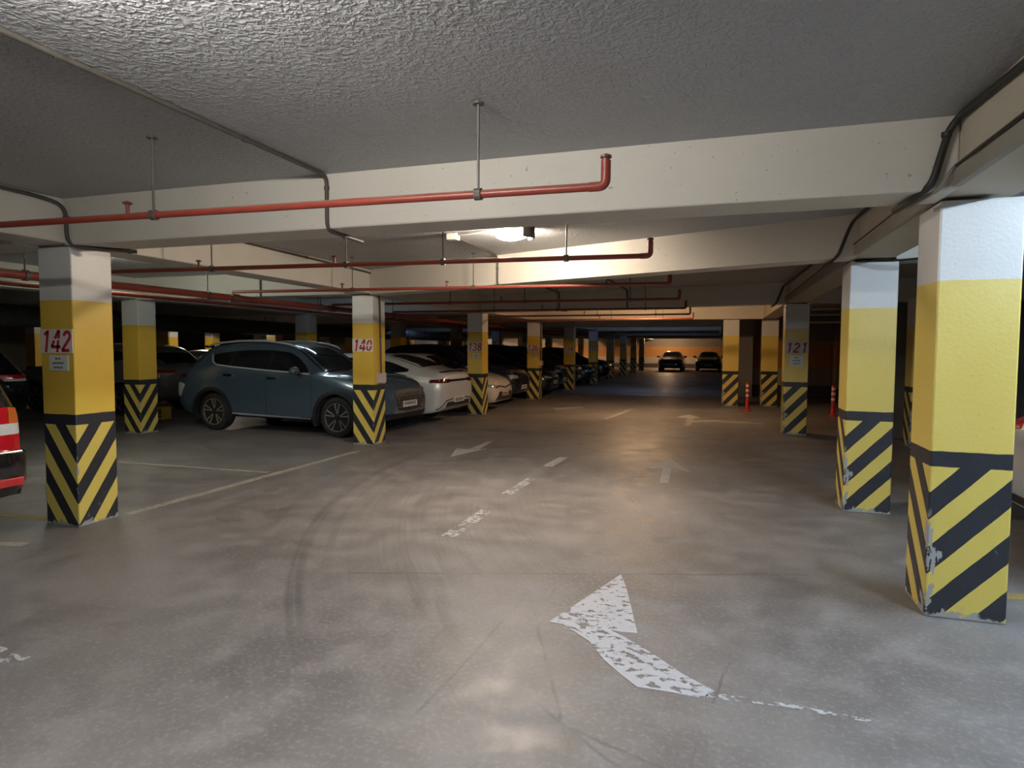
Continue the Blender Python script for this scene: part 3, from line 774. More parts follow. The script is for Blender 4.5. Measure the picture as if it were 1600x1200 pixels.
class Car:
    def __init__(s, name, label, cat, rows, wb, r, paint, loc, heading, group=None, arches=True, trackw=None, clad=None):
        s.root = empty(name, loc, heading)
        tag(s.root, label, cat, group)
        s.r, s.wb = r, wb
        rows = sorted(rows)
        xs = [q[0] for q in rows]
        fn = [pchip(xs, [q[k] for q in rows]) for k in range(1, 8)]
        st = sorted(set([round(x, 4) for x in np.linspace(xs[0], xs[-1], 56)] + xs + [xs[0] + .02, xs[0] + .05, xs[-1] - .02, xs[-1] - .05]))
        rings = []
        for x in st:
            zb, ze, zt, wl, wm, wbt, wr = [f(x) for f in fn]
            h = ze - zb; g = zt - ze
            cr = min(.07, g * .45)
            zr = zt - cr
            half = [(0, zb), (wl - .16, zb), (wl - .05, zb + .012), (wl, zb + .06), (wl + (wm - wl) * .65, zb + .30 * h), (wm, zb + .56 * h), (wm - .006, zb + .74 * h), (wbt + (wm - wbt) * .45, zb + .91 * h), (wbt, ze),
                    (wbt + (wr - wbt) * .34, ze + (zr - ze) * .36), (wbt + (wr - wbt) * .7, ze + (zr - ze) * .72), (wr, zr), (wr - .07, zr + cr * .55), (wr * .55, zt - cr * .14), (0, zt)]
            ring = [(x, y, z) for y, z in half] + [(x, -y, z) for y, z in half[-2:0:-1]]
            rings.append(ring)
        n = len(rings[0])
        bm = bmesh.new()
        V = [[bm.verts.new(p) for p in R] for R in rings]
        for i in range(len(V) - 1):
            for k in range(n):
                k2 = (k + 1) % n
                bm.faces.new([V[i][k], V[i][k2], V[i + 1][k2], V[i + 1][k]])
        bm.faces.new(V[0]); bm.faces.new(V[-1][::-1])
        bmesh.ops.triangulate(bm, faces=[f for f in bm.faces if len(f.verts) > 4])
        bmesh.ops.recalc_face_normals(bm, faces=bm.faces[:])
        me = bpy.data.meshes.new('body'); bm.to_mesh(me)
        s.bvh = BVHTree.FromBMesh(bm)
        bm.free()
        s.wm = max(q[5] for q in rows)
        body = bpy.data.objects.new('body', me); COL.objects.link(body)
        me.materials.append(paint); me.materials.append(M['well'])
        if arches:
            cut = MB()
            for ax in (0, wb):
                for sd in (-1, 1):
                    y0, y1 = sorted((sd * (s.wm - .34), sd * (s.wm + .3)))
                    cut.lathe([(r + .055, y0), (r + .055, y1)], axis='y', n=32, c=(ax, 0, r))
            cm = cut.build('cutter', M['well'], fix=True)
            md = body.modifiers.new('b', 'BOOLEAN'); md.object = cm; md.operation = 'DIFFERENCE'; md.solver = 'EXACT'
            bpy.context.view_layer.update()
            dg = bpy.context.evaluated_depsgraph_get()
            new = bpy.data.meshes.new_from_object(body.evaluated_get(dg))
            body.modifiers.clear(); body.data = new
            cmd = cm.data
            bpy.data.objects.remove(cm); bpy.data.meshes.remove(cmd)
            me = new
            while len(me.materials) < 2: me.materials.append(M['well'])
            me.materials[0] = paint; me.materials[1] = M['well']
            for p in me.polygons:
                c = p.center; ins = False
                for ax in (0, wb):
                    d = math.hypot(c.x - ax, c.z - r)
                    if d < r + .06 and abs(c.y) > s.wm - .37 and abs(p.normal.y) < .5 and (abs(c.y) < s.wm - .08 or d < r + .056): ins = True
                    if d < r + .06 and abs(abs(c.y) - (s.wm - .34)) < .02: ins = True
                p.material_index = 1 if ins else 0
        me.shade_smooth(); me.set_sharp_from_angle(angle=math.radians(38))
        body.name = 'body'
        body.parent = s.root
        s.body = body
        tw = trackw or (s.wm - .035)
        s.tw = tw
        if clad:
            for ax in (0, wb):
                for sd in (-1, 1):
                    m = MB(); n_ = 22
                    vs = []
                    for k in range(n_ + 1):
                        a_ = math.radians(-22 + 224 * k / n_)
                        for rr, yy in ((r + .05, s.wm - .06), (r + .115, s.wm - .06), (r + .115, s.wm + .006), (r + .05, s.wm + .014)):
                            vs.append((ax + rr * math.cos(a_), sd * yy, max(r + rr * math.sin(a_), .16)))
                    fs = []
                    for k in range(n_):
                        for j in range(4):
                            fs.append([k * 4 + j, k * 4 + (j + 1) % 4, k * 4 + 4 + (j + 1) % 4, k * 4 + 4 + j])
                    fs += [[0, 1, 2, 3], [n_ * 4 + j for j in (3, 2, 1, 0)]]
                    m.add(vs, fs)
                    m.build('wheel_arch_trim', M['black'], s.root, fix=True)
    def patch(s, name, A, B, axis, sgn, mat, n=12, m=4, off=.004, depth=.03, parent=None, label=None):
        A, B = resample(A, n), resample(B, n)
        vs, back, last = [], [], None
        for j in range(m):
            t = j / (m - 1)
            for i in range(n):
                p = A[i] * (1 - t) + B[i] * t
                if axis == 'y': o, d = Vector((p[0], sgn * 3, p[1])), Vector((0, -sgn, 0))
                elif axis == 'x': o, d = Vector((sgn * 8, p[0], p[1])), Vector((-sgn, 0, 0))
                else: o, d = Vector((p[0], p[1], 4)), Vector((0, 0, -1))
                hit = s.bvh.ray_cast(o, d)
                if hit[0] is None:
                    dist = last if last is not None else (2.2 if axis == 'y' else 5)
                    q = o + d * dist; nn = -d
                else:
                    q = hit[0]; nn = hit[1]; last = (q - o).length
                    if nn.dot(d) > 0: nn = -nn
                vs.append(q + nn * off); back.append(q + d * depth)
        N = len(vs)
        idx = lambda j, i: j * n + i
        fs = []
        for j in range(m - 1):
            for i in range(n - 1):
                fs.append([idx(j, i), idx(j, i + 1), idx(j + 1, i + 1), idx(j + 1, i)])
                fs.append([N + idx(j + 1, i), N + idx(j + 1, i + 1), N + idx(j, i + 1), N + idx(j, i)])
        rim = [idx(0, i) for i in range(n)] + [idx(j, n - 1) for j in range(1, m)] + [idx(m - 1, i) for i in range(n - 2, -1, -1)] + [idx(j, 0) for j in range(m - 2, 0, -1)]
        for a, b in zip(rim, rim[1:] + rim[:1]): fs.append([a, N + a, N + b, b])
        o = MB().add(vs + back, fs).build(name, mat, parent or s.root, smooth=35, fix=True)
        if label: o['label'] = label
        return o
    def strip(s, name, pts, w, axis, sgn, mat, n=16, off=.008, parent=None):
        """a thin raised line following the body"""
        P = resample(pts, n); A, B = [], []
        for i, p in enumerate(P):
            t = P[min(i + 1, n - 1)] - P[max(i - 1, 0)]
            t = t / (np.linalg.norm(t) or 1)
            nn = np.array([-t[1], t[0]]) * w / 2
            A.append(p + nn); B.append(p - nn)
        return s.patch(name, A, B, axis, sgn, mat, n=n, m=2, off=off, parent=parent)
    def wheels(s, spokes=5, width=.23, rimr=.245, double=True, bright='alloy'):
        r = s.r
        proto = None
        for ax in (0, s.wb):
            for sd in (-1, 1):
                if proto is None:
                    w2 = width / 2
                    prof = [(rimr, -w2 * .8), (rimr + .02, -w2), (r - .05, -w2 * 1.02), (r - .012, -w2 * .82), (r, -w2 * .5), (r, w2 * .5), (r - .012, w2 * .82), (r - .05, w2 * 1.02), (rimr + .02, w2), (rimr, w2 * .8)]
                    t = MB().lathe(prof, axis='y', n=36, closed=True).build('wheel', M['rubber'], s.root, smooth=40)
                    m = MB()
                    # dark dish
                    m.lathe([(rimr + .004, w2 * .75), (rimr - .01, w2 * .86), (rimr - .022, w2 * .7), (rimr - .04, w2 * .1), (.03, w2 * .05)], axis='y', n=36, m=1)
                    m.lathe([(rimr - .004, w2 * .86), (rimr + .002, w2 * .93), (rimr - .012, w2 * .93), (rimr - .014, w2 * .86)], axis='y', n=36, m=0, closed=True)
                    m.lathe([(.055, w2 * .3), (.055, w2 * .78), (.04, w2 * .84), (.01, w2 * .84)], axis='y', n=18, m=1)
                    for k in range(spokes):
                        for dd in ((-.17, .17) if double else (0,)):
                            a0 = 2 * PI * k / spokes + dd * .55 + PI / 2
                            a1 = 2 * PI * k / spokes + dd * 1.15 + PI / 2
                            p = Vector((math.cos(a0) * .05, w2 * .74, math.sin(a0) * .05)); q = Vector((math.cos(a1) * (rimr - .006), w2 * .88, math.sin(a1) * (rimr - .006)))
                            t_ = (q - p).normalized(); u = Vector((-t_.z, 0, t_.x)).normalized()
                            a_, b_ = .009, .013 if double else .026
                            vs = [p + u * a_, p - u * a_, q - u * b_, q + u * b_]
                            vs = vs + [v - Vector((0, .035, 0)) for v in vs]
                            m.add(vs, [[0, 1, 2, 3], [7, 6, 5, 4], [0, 4, 5, 1], [1, 5, 6, 2], [2, 6, 7, 3], [3, 7, 4, 0]], 0)
                    rim = m.build('rim', [M[bright], M['alloydk']], t, fix=True)
                    proto = (t, rim)
                else:
                    t = proto[0].copy(); COL.objects.link(t); t.parent = s.root
                    rm = proto[1].copy(); COL.objects.link(rm); rm.parent = t
                t.location = (ax, sd * (s.tw - width / 2), r)
                t.rotation_euler = (0, 0, 0 if sd > 0 else PI)
    def mirror(s, x, z, mat, y=None, sides=(-1, 1)):
        for sd in sides:
            y_ = (y or s.wm)
            m = MB().lathe([(.01, -.11), (.055, -.095), (.085, -.04), (.09, .03), (.075, .09), (.02, .11)], axis='y', n=16)
            m.v = [(x + p[0] * .75, sd * (y_ + .10 + p[1]), z + p[2] * .82) for p in m.v]
            o = m.build('side_mirror', mat, s.root, smooth=60, fix=True)
            MB().box((x - .03, min(sd * (y_ - .09), sd * (y_ + .03)), z - .075), (x + .04, max(sd * (y_ - .09), sd * (y_ + .03)), z - .035), bev=.008).build('mirror_arm', M['black'], o)
    def plate(s, end, z, w=.50, h=.11, y=0.0, seed=1):
        hit = s.bvh.ray_cast(Vector((end * 8, y, z)), Vector((-end, 0, 0)))
        x = hit[0].x if hit[0] else end * 3
        xo = x + end * .012
        p = MB().box((min(x - end * .01, xo), y - w / 2, z - h / 2), (max(x - end * .01, xo), y + w / 2, z + h / 2), bev=.003).build('number_plate', M['plate'], s.root)
        t = MB()
        scribble(t, 0, 0, w * .84, h * .6, lambda a, b: (xo + end * .0015, y + a * (1 if end > 0 else -1), z + b), 7, seed)
        t.build('plate_characters', M['ink'], p)
    def handles(s, pts, mat):
        for sd in (-1, 1):
            for x, z in pts:
                s.patch('door_handle', [(x - .10, z + .018), (x + .10, z + .018)], [(x - .10, z - .018), (x + .10, z - .018)], 'y', sd, mat, n=6, m=3, off=.022, depth=.01)

def paint(name, c, metal=.35, rough=.32):
    return plain(name, c, rough, metal=metal, var=.04, scale=40, coat=1.0)

# ---- the blue SUV, nose to the aisle
SUV = [
    (-.99, .52, .80, .88, .58, .66, .62, .50), (-.96, .44, .88, 1.06, .72, .79, .76, .62), (-.86, .37, .99, 1.20, .82, .88, .845, .64), (-.70, .31, 1.09, 1.335, .865, .915, .87, .63),
    (-.50, .29, 1.16, 1.495, .885, .93, .88, .625), (-.30, .28, 1.19, 1.605, .89, .93, .885, .62), (0, .28, 1.20, 1.655, .895, .93, .89, .615), (.75, .27, 1.17, 1.68, .895, .93, .895, .61),
    (1.30, .27, 1.13, 1.655, .895, .93, .895, .605), (1.70, .27, 1.105, 1.575, .895, .93, .895, .60), (2.0, .27, 1.095, 1.42, .895, .93, .895, .625), (2.25, .27, 1.09, 1.255, .895, .93, .895, .68),
    (2.48, .27, 1.075, 1.14, .895, .93, .885, .74), (2.80, .27, 1.045, 1.115, .89, .93, .87, .73), (3.15, .27, .99, 1.075, .88, .92, .85, .71), (3.42, .28, .91, 1.01, .84, .89, .81, .67),
    (3.58, .30, .82, .93, .74, .80, .73, .60), (3.67, .36, .72, .82, .60, .66, .60, .50), (3.70, .44, .64, .72, .48, .54, .50, .42)]
d = Vector((2.757, -.119)).normalized(); hd = math.atan2(d.y, d.x); nrm = Vector((-d.y, d.x))
orig = Vector((-9.005, 9.617)) + nrm * .875
blue = paint('paint_steel_blue', (.070, .108, .150), .30, .25)
c = Car('suv', 'steel-blue SUV parked nose out between columns 142 and 140', 'car', SUV, 2.76, .355, blue, (orig.x, orig.y, 0), hd, clad=True)
c.wheels(5, .24, .25)
for sd in (-1, 1):
    # window line split in front door, rear door and quarter glass
    c.patch('side_window', [(1.31, 1.50), (1.60, 1.475), (1.80, 1.39), (2.02, 1.235), (2.16, 1.115)], [(1.31, 1.155), (1.6, 1.14), (1.8, 1.13), (2.02, 1.115), (2.16, 1.105)], 'y', sd, M['glass'], n=14, m=6)
    c.patch('side_window', [(.43, 1.495), (.80, 1.515), (1.23, 1.51)], [(.43, 1.215), (.80, 1.19), (1.23, 1.165)], 'y', sd, M['glass'], n=12, m=6)
    c.patch('quarter_window', [(-.10, 1.42), (.05, 1.455), (.37, 1.49)], [(.02, 1.265), (.12, 1.235), (.37, 1.22)], 'y', sd, M['glass'], n=10, m=6)
    c.patch('pillar_trim', [(1.22, 1.51), (1.32, 1.50)], [(1.22, 1.165), (1.32, 1.155)], 'y', sd, M['gloss'], n=4, m=6, off=.003)
    c.patch('pillar_trim', [(.36, 1.49), (.44, 1.495)], [(.36, 1.22), (.44, 1.215)], 'y', sd, M['gloss'], n=4, m=6, off=.003)
    c.strip('window_trim', [(-.14, 1.43), (-.06, 1.30), (.05, 1.24), (.4, 1.205), (1.25, 1.15), (2.2, 1.095)], .022, 'y', sd, M['rail'], n=30)
    c.strip('sill_trim', [(.47, .345), (1.3, .33), (2.22, .315)], .022, 'y', sd, M['rail'], n=18, off=.012)
    c.patch('sill_cladding', [(.40, .345), (2.36, .325)], [(.40, .285), (2.36, .285)], 'y', sd, M['black'], n=12, m=3, off=.008)
    c.patch('headlight', [(3.18, .93), (3.35, .90), (3.50, .85)], [(3.18, .905), (3.35, .86), (3.50, .80)], 'y', sd, M['lamp'], n=8, m=3, off=.006)
    c.patch('tail_light', [(-.93, 1.03), (-.80, 1.06), (-.60, 1.045)], [(-.93, .95), (-.80, .97), (-.60, 1.02)], 'y', sd, M['taildk'], n=8, m=4, off=.008)
    c.patch('rear_reflector', [(-.93, .88), (-.80, .90), (-.66, .86)], [(-.93, .66), (-.80, .62), (-.70, .78)], 'y', sd, M['clear'], n=8, m=4, off=.004)
    c.strip('door_seam', [(2.26, 1.07), (2.27, .70), (2.22, .35)], .008, 'y', sd, M['black'], n=14, off=.002)
    c.strip('door_seam', [(1.27, 1.14), (1.28, .70), (1.25, .35)], .008, 'y', sd, M['black'], n=14, off=.002)
    rl = [(-.35, sd * .63, 1.585), (-.15, sd * .635, 1.64), (.4, sd * .63, 1.685), (1.0, sd * .625, 1.69), (1.5, sd * .62, 1.635), (1.72, sd * .615, 1.575), (1.78, sd * .612, 1.535)]
    MB().tube(rl, [.012, .019, .021, .021, .02, .017, .008], 8).build('roof_rail', M['rail'], c.root, smooth=60)
c.handles([(1.40, 1.01), (.40, 1.05)], M['chrome'])
c.patch('windshield', [(1.72, -.56), (1.72, .56)], [(2.46, -.70), (2.46, .70)], 'z', 1, M['glass'], n=14, m=10)
c.patch('rear_window', [(-.55, -.53), (-.55, .53)], [(-.86, -.62), (-.86, .62)], 'z', 1, M['glass'], n=10, m=6)
c.patch('grille', [(-.50, .80), (0, .83), (.50, .80)], [(-.40, .47), (0, .44), (.40, .47)], 'x', 1, M['black'], n=14, m=6, off=.008)
g_ = MB()
for iz in range(6):
    for iy in range(13):
        yy = -.42 + iy * .07 + (.035 if iz % 2 else 0); zz = .52 + iz * .048
        h_ = c.bvh.ray_cast(Vector((8, yy, zz)), Vector((-1, 0, 0)))
        if h_[0] and abs(yy) < .44: g_.box((h_[0].x, yy - .012, zz - .01), (h_[0].x + .016, yy + .012, zz + .01))
g_.build('grille_studs', M['chrome'], c.root)
c.patch('bumper_trim', [(-.72, .42), (.72, .42)], [(-.66, .32), (.66, .32)], 'x', 1, M['black'], n=14, m=3, off=.01)
c.patch('rear_bumper', [(-.76, .72), (.76, .72)], [(-.66, .46), (.66, .46)], 'x', -1, M['black'], n=14, m=4, off=.03)
sp = MB().box((-.50, -.58, 1.555), (-.27, .58, 1.60), bev=.018); sp.build('spoiler', M['gloss'], c.root)
c.mirror(1.98, 1.155, blue, y=.90)
c.plate(1, .57, seed=5)
c.plate(-1, .80, seed=6)

# ---- generic saloon / fastback rows
def saloon(h=1.46, fast=False, hw=.92, front=3.78, rear=-1.05):
    k = hw / .92
    deck = [(-.30, .21, 1.01, 1.15), (.45, .20, .995, h - .06)] if not fast else [(-.30, .21, 1.02, 1.27), (.45, .20, .995, h - .03)]
    R = [(rear, .50, .74, .86, .60, .68, .64, .52), (rear + .04, .36, .88, 1.02, .74, .81, .77, .64), (rear + .18, .27, .96, 1.10 if not fast else 1.10, .84, .88, .83, .67),
         (-.55, .22, 1.0, 1.11 if not fast else 1.17, .88, .915, .86, .67)]
    R += [(x, a_, b_, c_, .89, .92, .865, .62 if i == 0 else .59) for i, (x, a_, b_, c_) in enumerate(deck)]
    R += [(1.0, .20, .975, h, .89, .92, .865, .58), (1.5, .20, .965, h - .01, .89, .92, .865, .575), (1.85, .20, .955, h - .09, .89, .92, .865, .58), (2.2, .20, .945, h - .27, .89, .92, .86, .64),
          (2.55, .20, .93, 1.04, .89, .92, .85, .70), (3.1, .20, .87, .97, .88, .915, .83, .70), (front - .32, .21, .78, .89, .83, .87, .79, .64), (front - .10, .24, .68, .79, .72, .77, .70, .56), (front - .02, .30, .58, .69, .56, .62, .56, .46), (front, .38, .52, .60, .44, .50, .46, .38)]
    return [(q[0], q[1], q[2], q[3], q[4] * k, q[5] * k, q[6] * k, q[7] * k) for q in R]

def dress_saloon(c, h, fast, pm, far=False, front=True, rear=True):
    for sd in (-1, 1):
        if fast:
            c.patch('side_window', [(-.25, 1.13), (.2, 1.27), (.62, 1.335)], [(-.25, 1.08), (.2, 1.045), (.62, 1.035)], 'y', sd, M['glass'], n=10, m=5)
        else:
            c.patch('quarter_window', [(.02, 1.14), (.25, 1.25), (.45, 1.31)], [(.02, 1.07), (.25, 1.045), (.45, 1.04)], 'y', sd, M['glass'], n=6, m=4)
            c.patch('side_window', [(.48, 1.32), (.72, 1.36), (1.02, 1.365)], [(.48, 1.035), (.72, 1.03), (1.02, 1.02)], 'y', sd, M['glass'], n=8, m=5)
        if fast: c.patch('side_window', [(.66, 1.34), (.85, 1.36), (1.02, 1.365)], [(.66, 1.03), (.85, 1.025), (1.02, 1.02)], 'y', sd, M['glass'], n=6, m=5)
        c.patch('side_window', [(1.08, 1.36), (1.5, 1.345), (1.8, 1.24), (2.1, 1.06)], [(1.08, 1.015), (1.5, 1.0), (1.8, .99), (2.1, .985)], 'y', sd, M['glass'], n=10, m=5)
    c.patch('windshield', [(1.78, -.53), (1.78, .53)], [(2.52, -.68), (2.52, .68)], 'z', 1, M['glass'], n=12, m=8)
    c.patch('rear_window', [(.30, -.53), (.30, .53)], [(-.28 if not fast else -.48, -.60), (-.28 if not fast else -.48, .60)], 'z', 1, M['glass'], n=10, m=7)
    c.mirror(1.95, 1.05, pm, y=c.wm - .03)
    c.handles([(.62, .88), (1.28, .87)], M['chrome'])

# ---- white fastback, tail to the aisle
white = paint('paint_pearl_white', (.66, .64, .61), .05, .30)
c = Car('fastback_car', 'white fastback car parked tail out between columns 140 and 138', 'car', saloon(1.47, True, .905), 2.85, .34, white, (-6.22, 12.42, 0), PI - .02)
c.wheels(5, .23, .24)
dress_saloon(c, 1.47, True, white)
for sd in (-1, 1):
    c.patch('tail_light', [(sd * .84, .935), (sd * .62, .945), (sd * .40, .935)], [(sd * .86, .865), (sd * .62, .86), (sd * .44, .87)], 'x', -1, M['taildk'], n=10, m=4, off=.006)
    c.patch('tail_light', [(-.97, .93), (-.86, .94), (-.76, .90)], [(-.97, .87), (-.86, .87), (-.78, .885)], 'y', sd, M['taildk'], n=6, m=3, off=.006)
    c.strip('diffuser_line', [(sd * .80, .33), (sd * .62, .50), (sd * .30, .53)], .02, 'x', -1, M['black'], n=10)
    c.strip('headlight', [(3.35, .70), (3.6, .66)], .05, 'y', sd, M['lamp'], n=6)
c.patch('light_bar', [(-.42, .925), (.42, .925)], [(-.42, .88), (.42, .88)], 'x', -1, M['gloss'], n=10, m=3, off=.006)
m = MB()
for k, y_ in enumerate(np.linspace(-.58, .58, 13)):
    t_ = abs(y_) / .58
    xo, zo = .05 * t_ ** 2, -.025 * t_ ** 2
    m.v += [(-.90 + xo, y_, 1.095 + zo), (-1.005 + xo, y_, 1.10 + zo), (-1.015 + xo, y_, 1.118 + zo), (-.90 + xo, y_, 1.112 + zo)]
for k in range(12):
    for q in range(4): m.f.append((k * 4 + q, k * 4 + (q + 1) % 4, k * 4 + 4 + (q + 1) % 4, k * 4 + 4 + q)); m.m.append(0)
m.f += [(0, 1, 2, 3), (48, 49, 50, 51)]; m.m += [0, 0]
m.build('spoiler', M['gloss'], c.root, fix=True)
c.patch('bumper_insert', [(-.55, .47), (.55, .47)], [(-.60, .37), (.60, .37)], 'x', -1, M['black'], n=12, m=3, off=.005)
c.patch('bumper_trim', [(-.60, .385), (.60, .385)], [(-.62, .36), (.62, .36)], 'x', -1, M['chrome'], n=12, m=2, off=.012)
c.plate(-1, .50, seed=9)

# ---- cream saloon, nose to the aisle
cream = paint('paint_cream', (.66, .58, .50), .05, .30)
c = Car('saloon_car', 'cream saloon parked nose out just past column 138', 'car', saloon(1.45, False), 2.82, .335, cream, (-8.86, 15.22, 0), 0.0)
c.wheels(5, .22, .235, double=False)
dress_saloon(c, 1.45, False, cream)
for sd in (-1, 1):
    c.patch('headlight', [(sd * .80, .70), (sd * .62, .68), (sd * .40, .655)], [(sd * .80, .62), (sd * .62, .615), (sd * .42, .62)], 'x', 1, M['lamp'], n=8, m=4, off=.006)
    c.strip('grille_wing', [(sd * .06, .60), (sd * .40, .645), (sd * .62, .60)], .03, 'x', 1, M['black'], n=8)
c.patch('upper_grille', [(-.40, .635), (0, .60), (.40, .635)], [(-.10, .60), (0, .575), (.10, .60)], 'x', 1, M['black'], n=10, m=3, off=.007)
c.patch('lower_grille', [(-.44, .50), (.44, .50)], [(-.62, .29), (.62, .29)], 'x', 1, M['black'], n=12, m=6, off=.006)
for k in range(5):
    c.strip('grille_bar', [(-.50 - .02 * k, .47 - .036 * k), (.50 + .02 * k, .47 - .036 * k)], .010, 'x', 1, M['chrome'], n=10, off=.014)
MB().lathe([(.055, 0), (.055, .012)], axis='y', n=16).build('badge', M['chrome'], c.root).location = (3.62, .0, .66)
c.plate(1, .44, seed=12)

# ---- dark cars along the row
def dark_car(x, y, heading, label, col, kind='saloon', nose=True, seed=1, h=1.46, group='dark cars in the row past column 138', name=None, plate=True):
    pm = paint('paint_' + label.split()[0] + str(seed), col, .3, .25)
    if kind == 'saloon':
        c = Car('saloon_car', label, 'car', saloon(h, False), 2.8, .335, pm, (x, y, 0), heading, group)
        dress_saloon(c, h, False, pm)
        zl, fr = .66, 1
        if nose:
            for sd in (-1, 1):
                c.patch('headlight', [(sd * .78, .70), (sd * .42, .66)], [(sd * .78, .62), (sd * .44, .61)], 'x', 1, M['lamp'], n=6, m=3, off=.006)
            c.patch('grille', [(-.36, .62), (.36, .62)], [(-.40, .34), (.40, .34)], 'x', 1, M['black'], n=8, m=4, off=.006)
        else:
            for sd in (-1, 1):
                c.patch('tail_light', [(sd * .80, .94), (sd * .42, .94)], [(sd * .80, .82), (sd * .44, .84)], 'x', -1, M['taildk'], n=6, m=3, off=.006)
    else:
        rows = [(q[0], q[1], q[2], q[3] * h / 1.68 if q[3] > 1.2 else q[3], *q[4:]) for q in SUV]
        c = Car(name or 'suv', label, 'car', rows, 2.76, .355, pm, (x, y, 0), heading, group)
        for sd in (-1, 1):
            c.patch('side_window', [(1.31, 1.48), (1.60, 1.45), (1.80, 1.36), (2.10, 1.14)], [(1.31, 1.165), (1.6, 1.15), (1.8, 1.14), (2.10, 1.12)], 'y', sd, M['glass'], n=10, m=5)
            c.patch('side_window', [(.43, 1.475), (.80, 1.495), (1.23, 1.49)], [(.43, 1.225), (.80, 1.20), (1.23, 1.175)], 'y', sd, M['glass'], n=8, m=5)
            c.patch('quarter_window', [(-.10, 1.40), (.37, 1.47)], [(.02, 1.265), (.37, 1.23)], 'y', sd, M['glass'], n=6, m=4)
        c.patch('windshield', [(1.72, -.56), (1.72, .56)], [(2.46, -.70), (2.46, .70)], 'z', 1, M['glass'], n=10, m=6)
        c.patch('rear_window', [(-.55, -.53), (-.55, .53)], [(-.86, -.62), (-.86, .62)], 'z', 1, M['glass'], n=8, m=5)
        c.mirror(1.98, 1.155, pm, y=.90)
        c.handles([(1.40, 1.0), (.40, 1.03)], M['chrome'])
        for sd in (-1, 1):
            if nose: c.patch('headlight', [(sd * .80, .84), (sd * .50, .82)], [(sd * .80, .74), (sd * .52, .74)], 'x', 1, M['lamp'], n=6, m=3, off=.006)
            else:
                c.patch('tail_light', [(sd * .80, 1.05), (sd * .30, 1.05)], [(sd * .80, .98), (sd * .32, .98)], 'x', -1, M['tail'], n=6, m=3, off=.006)
                c.patch('tail_light', [(sd * .80, .975), (sd * .34, .975)], [(sd * .78, .93), (sd * .38, .94)], 'x', -1, M['clear'], n=6, m=3, off=.006)
        if nose: c.patch('grille', [(-.45, .76), (.45, .76)], [(-.40, .46), (.40, .46)], 'x', 1, M['black'], n=8, m=4, off=.006)
    c.wheels(5, .22, .235, double=False)
    if plate: c.plate(1 if nose else -1, .48 if nose else .62, seed=seed)
    return c
BL = (.010, .012, .02)
dark_car(-8.95, 17.45, 0, 'dark navy SUV parked nose out just before column 136', (.012, .016, .035), 'suv', seed=21, h=1.70)
dark_car(-8.85, 20.45, 0, 'black saloon parked nose out just past column 136', BL, 'saloon', seed=22)
dark_car(-8.95, 22.6, 0, 'black SUV parked nose out just before column 134', (.008, .008, .010), 'suv', seed=23, h=1.74)
dark_car(-8.95, 25.2, 0, 'charcoal SUV parked nose out just past column 134', (.015, .015, .017), 'suv', seed=24, h=1.70)
dark_car(-8.85, 27.45, 0, 'navy saloon parked nose out just before column 132', (.010, .013, .03), 'saloon', seed=25)
dark_car(-8.55, 30.6, 0, 'black SUV with a lit-up headlamp parked past column 132', (.006, .007, .009), 'suv', seed=26, h=1.66)
# second row behind the white fastback
dark_car(-15.6, 15.4, .0, 'midnight-blue saloon in the second row behind the white fastback', (.012, .016, .035), 'saloon', seed=31, group='cars of the second row', h=1.50)
dark_car(-15.6, 20.15, .0, 'black saloon in the second row behind the cream saloon', (.008, .009, .012), 'saloon', seed=32, group='cars of the second row', h=1.52)
dark_car(-12.9, 11.9, PI, 'dull grey SUV in the second row behind the tail of the blue SUV', (.20, .20, .20), 'suv', nose=False, seed=33, group='cars of the second row', h=1.66)
dark_car(-13.0, 7.55, PI, 'black SUV with a long tail lamp behind column 142', (.008, .008, .010), 'suv', nose=False, seed=34, group='cars of the second row', h=1.76)

# ---- far end
dark_car(-3.2, 51.2, -PI / 2, 'small grey saloon parked against the orange end wall, shining bonnet', (.10, .10, .11), 'saloon', seed=41, group='two cars at the end wall')
dark_car(-.55, 51.6, -PI / 2, 'small dark saloon parked against the end wall near the orange-lit column', (.03, .032, .035), 'saloon', seed=42, group='two cars at the end wall')

# ---- near dark SUV, only its rear corner in view
LC = [(-1.12, .52, .80, .95, .80, .86, .84, .70), (-1.10, .46, 1.0, 1.28, .88, .92, .90, .74), (-1.04, .44, 1.12, 1.62, .90, .955, .93, .70), (-.92, .42, 1.16, 1.86, .92, .965, .935, .68),
      (-.6, .42, 1.17, 1.92, .93, .97, .94, .68), (1.2, .42, 1.16, 1.93, .93, .97, .94, .68), (1.75, .42, 1.14, 1.86, .93, .97, .94, .67), (2.5, .42, 1.13, 1.30, .93, .97, .94, .76), (2.8, .42, 1.11, 1.20, .93, .97, .93, .78),
      (3.5, .42, 1.06, 1.15, .91, .95, .90, .76), (3.72, .46, .98, 1.06, .84, .88, .84, .70), (3.80, .52, .85, .95, .70, .76, .72, .60)]
dk = paint('paint_black_brown', (.014, .012, .011), .3, .25)
c = Car('suv', 'black off-road SUV before column 142, showing only its red tail lamp and bumper corner', 'car', LC, 2.85, .39, dk, (-6.03, 2.41, 0), PI)
c.wheels(6, .27, .24, double=False)
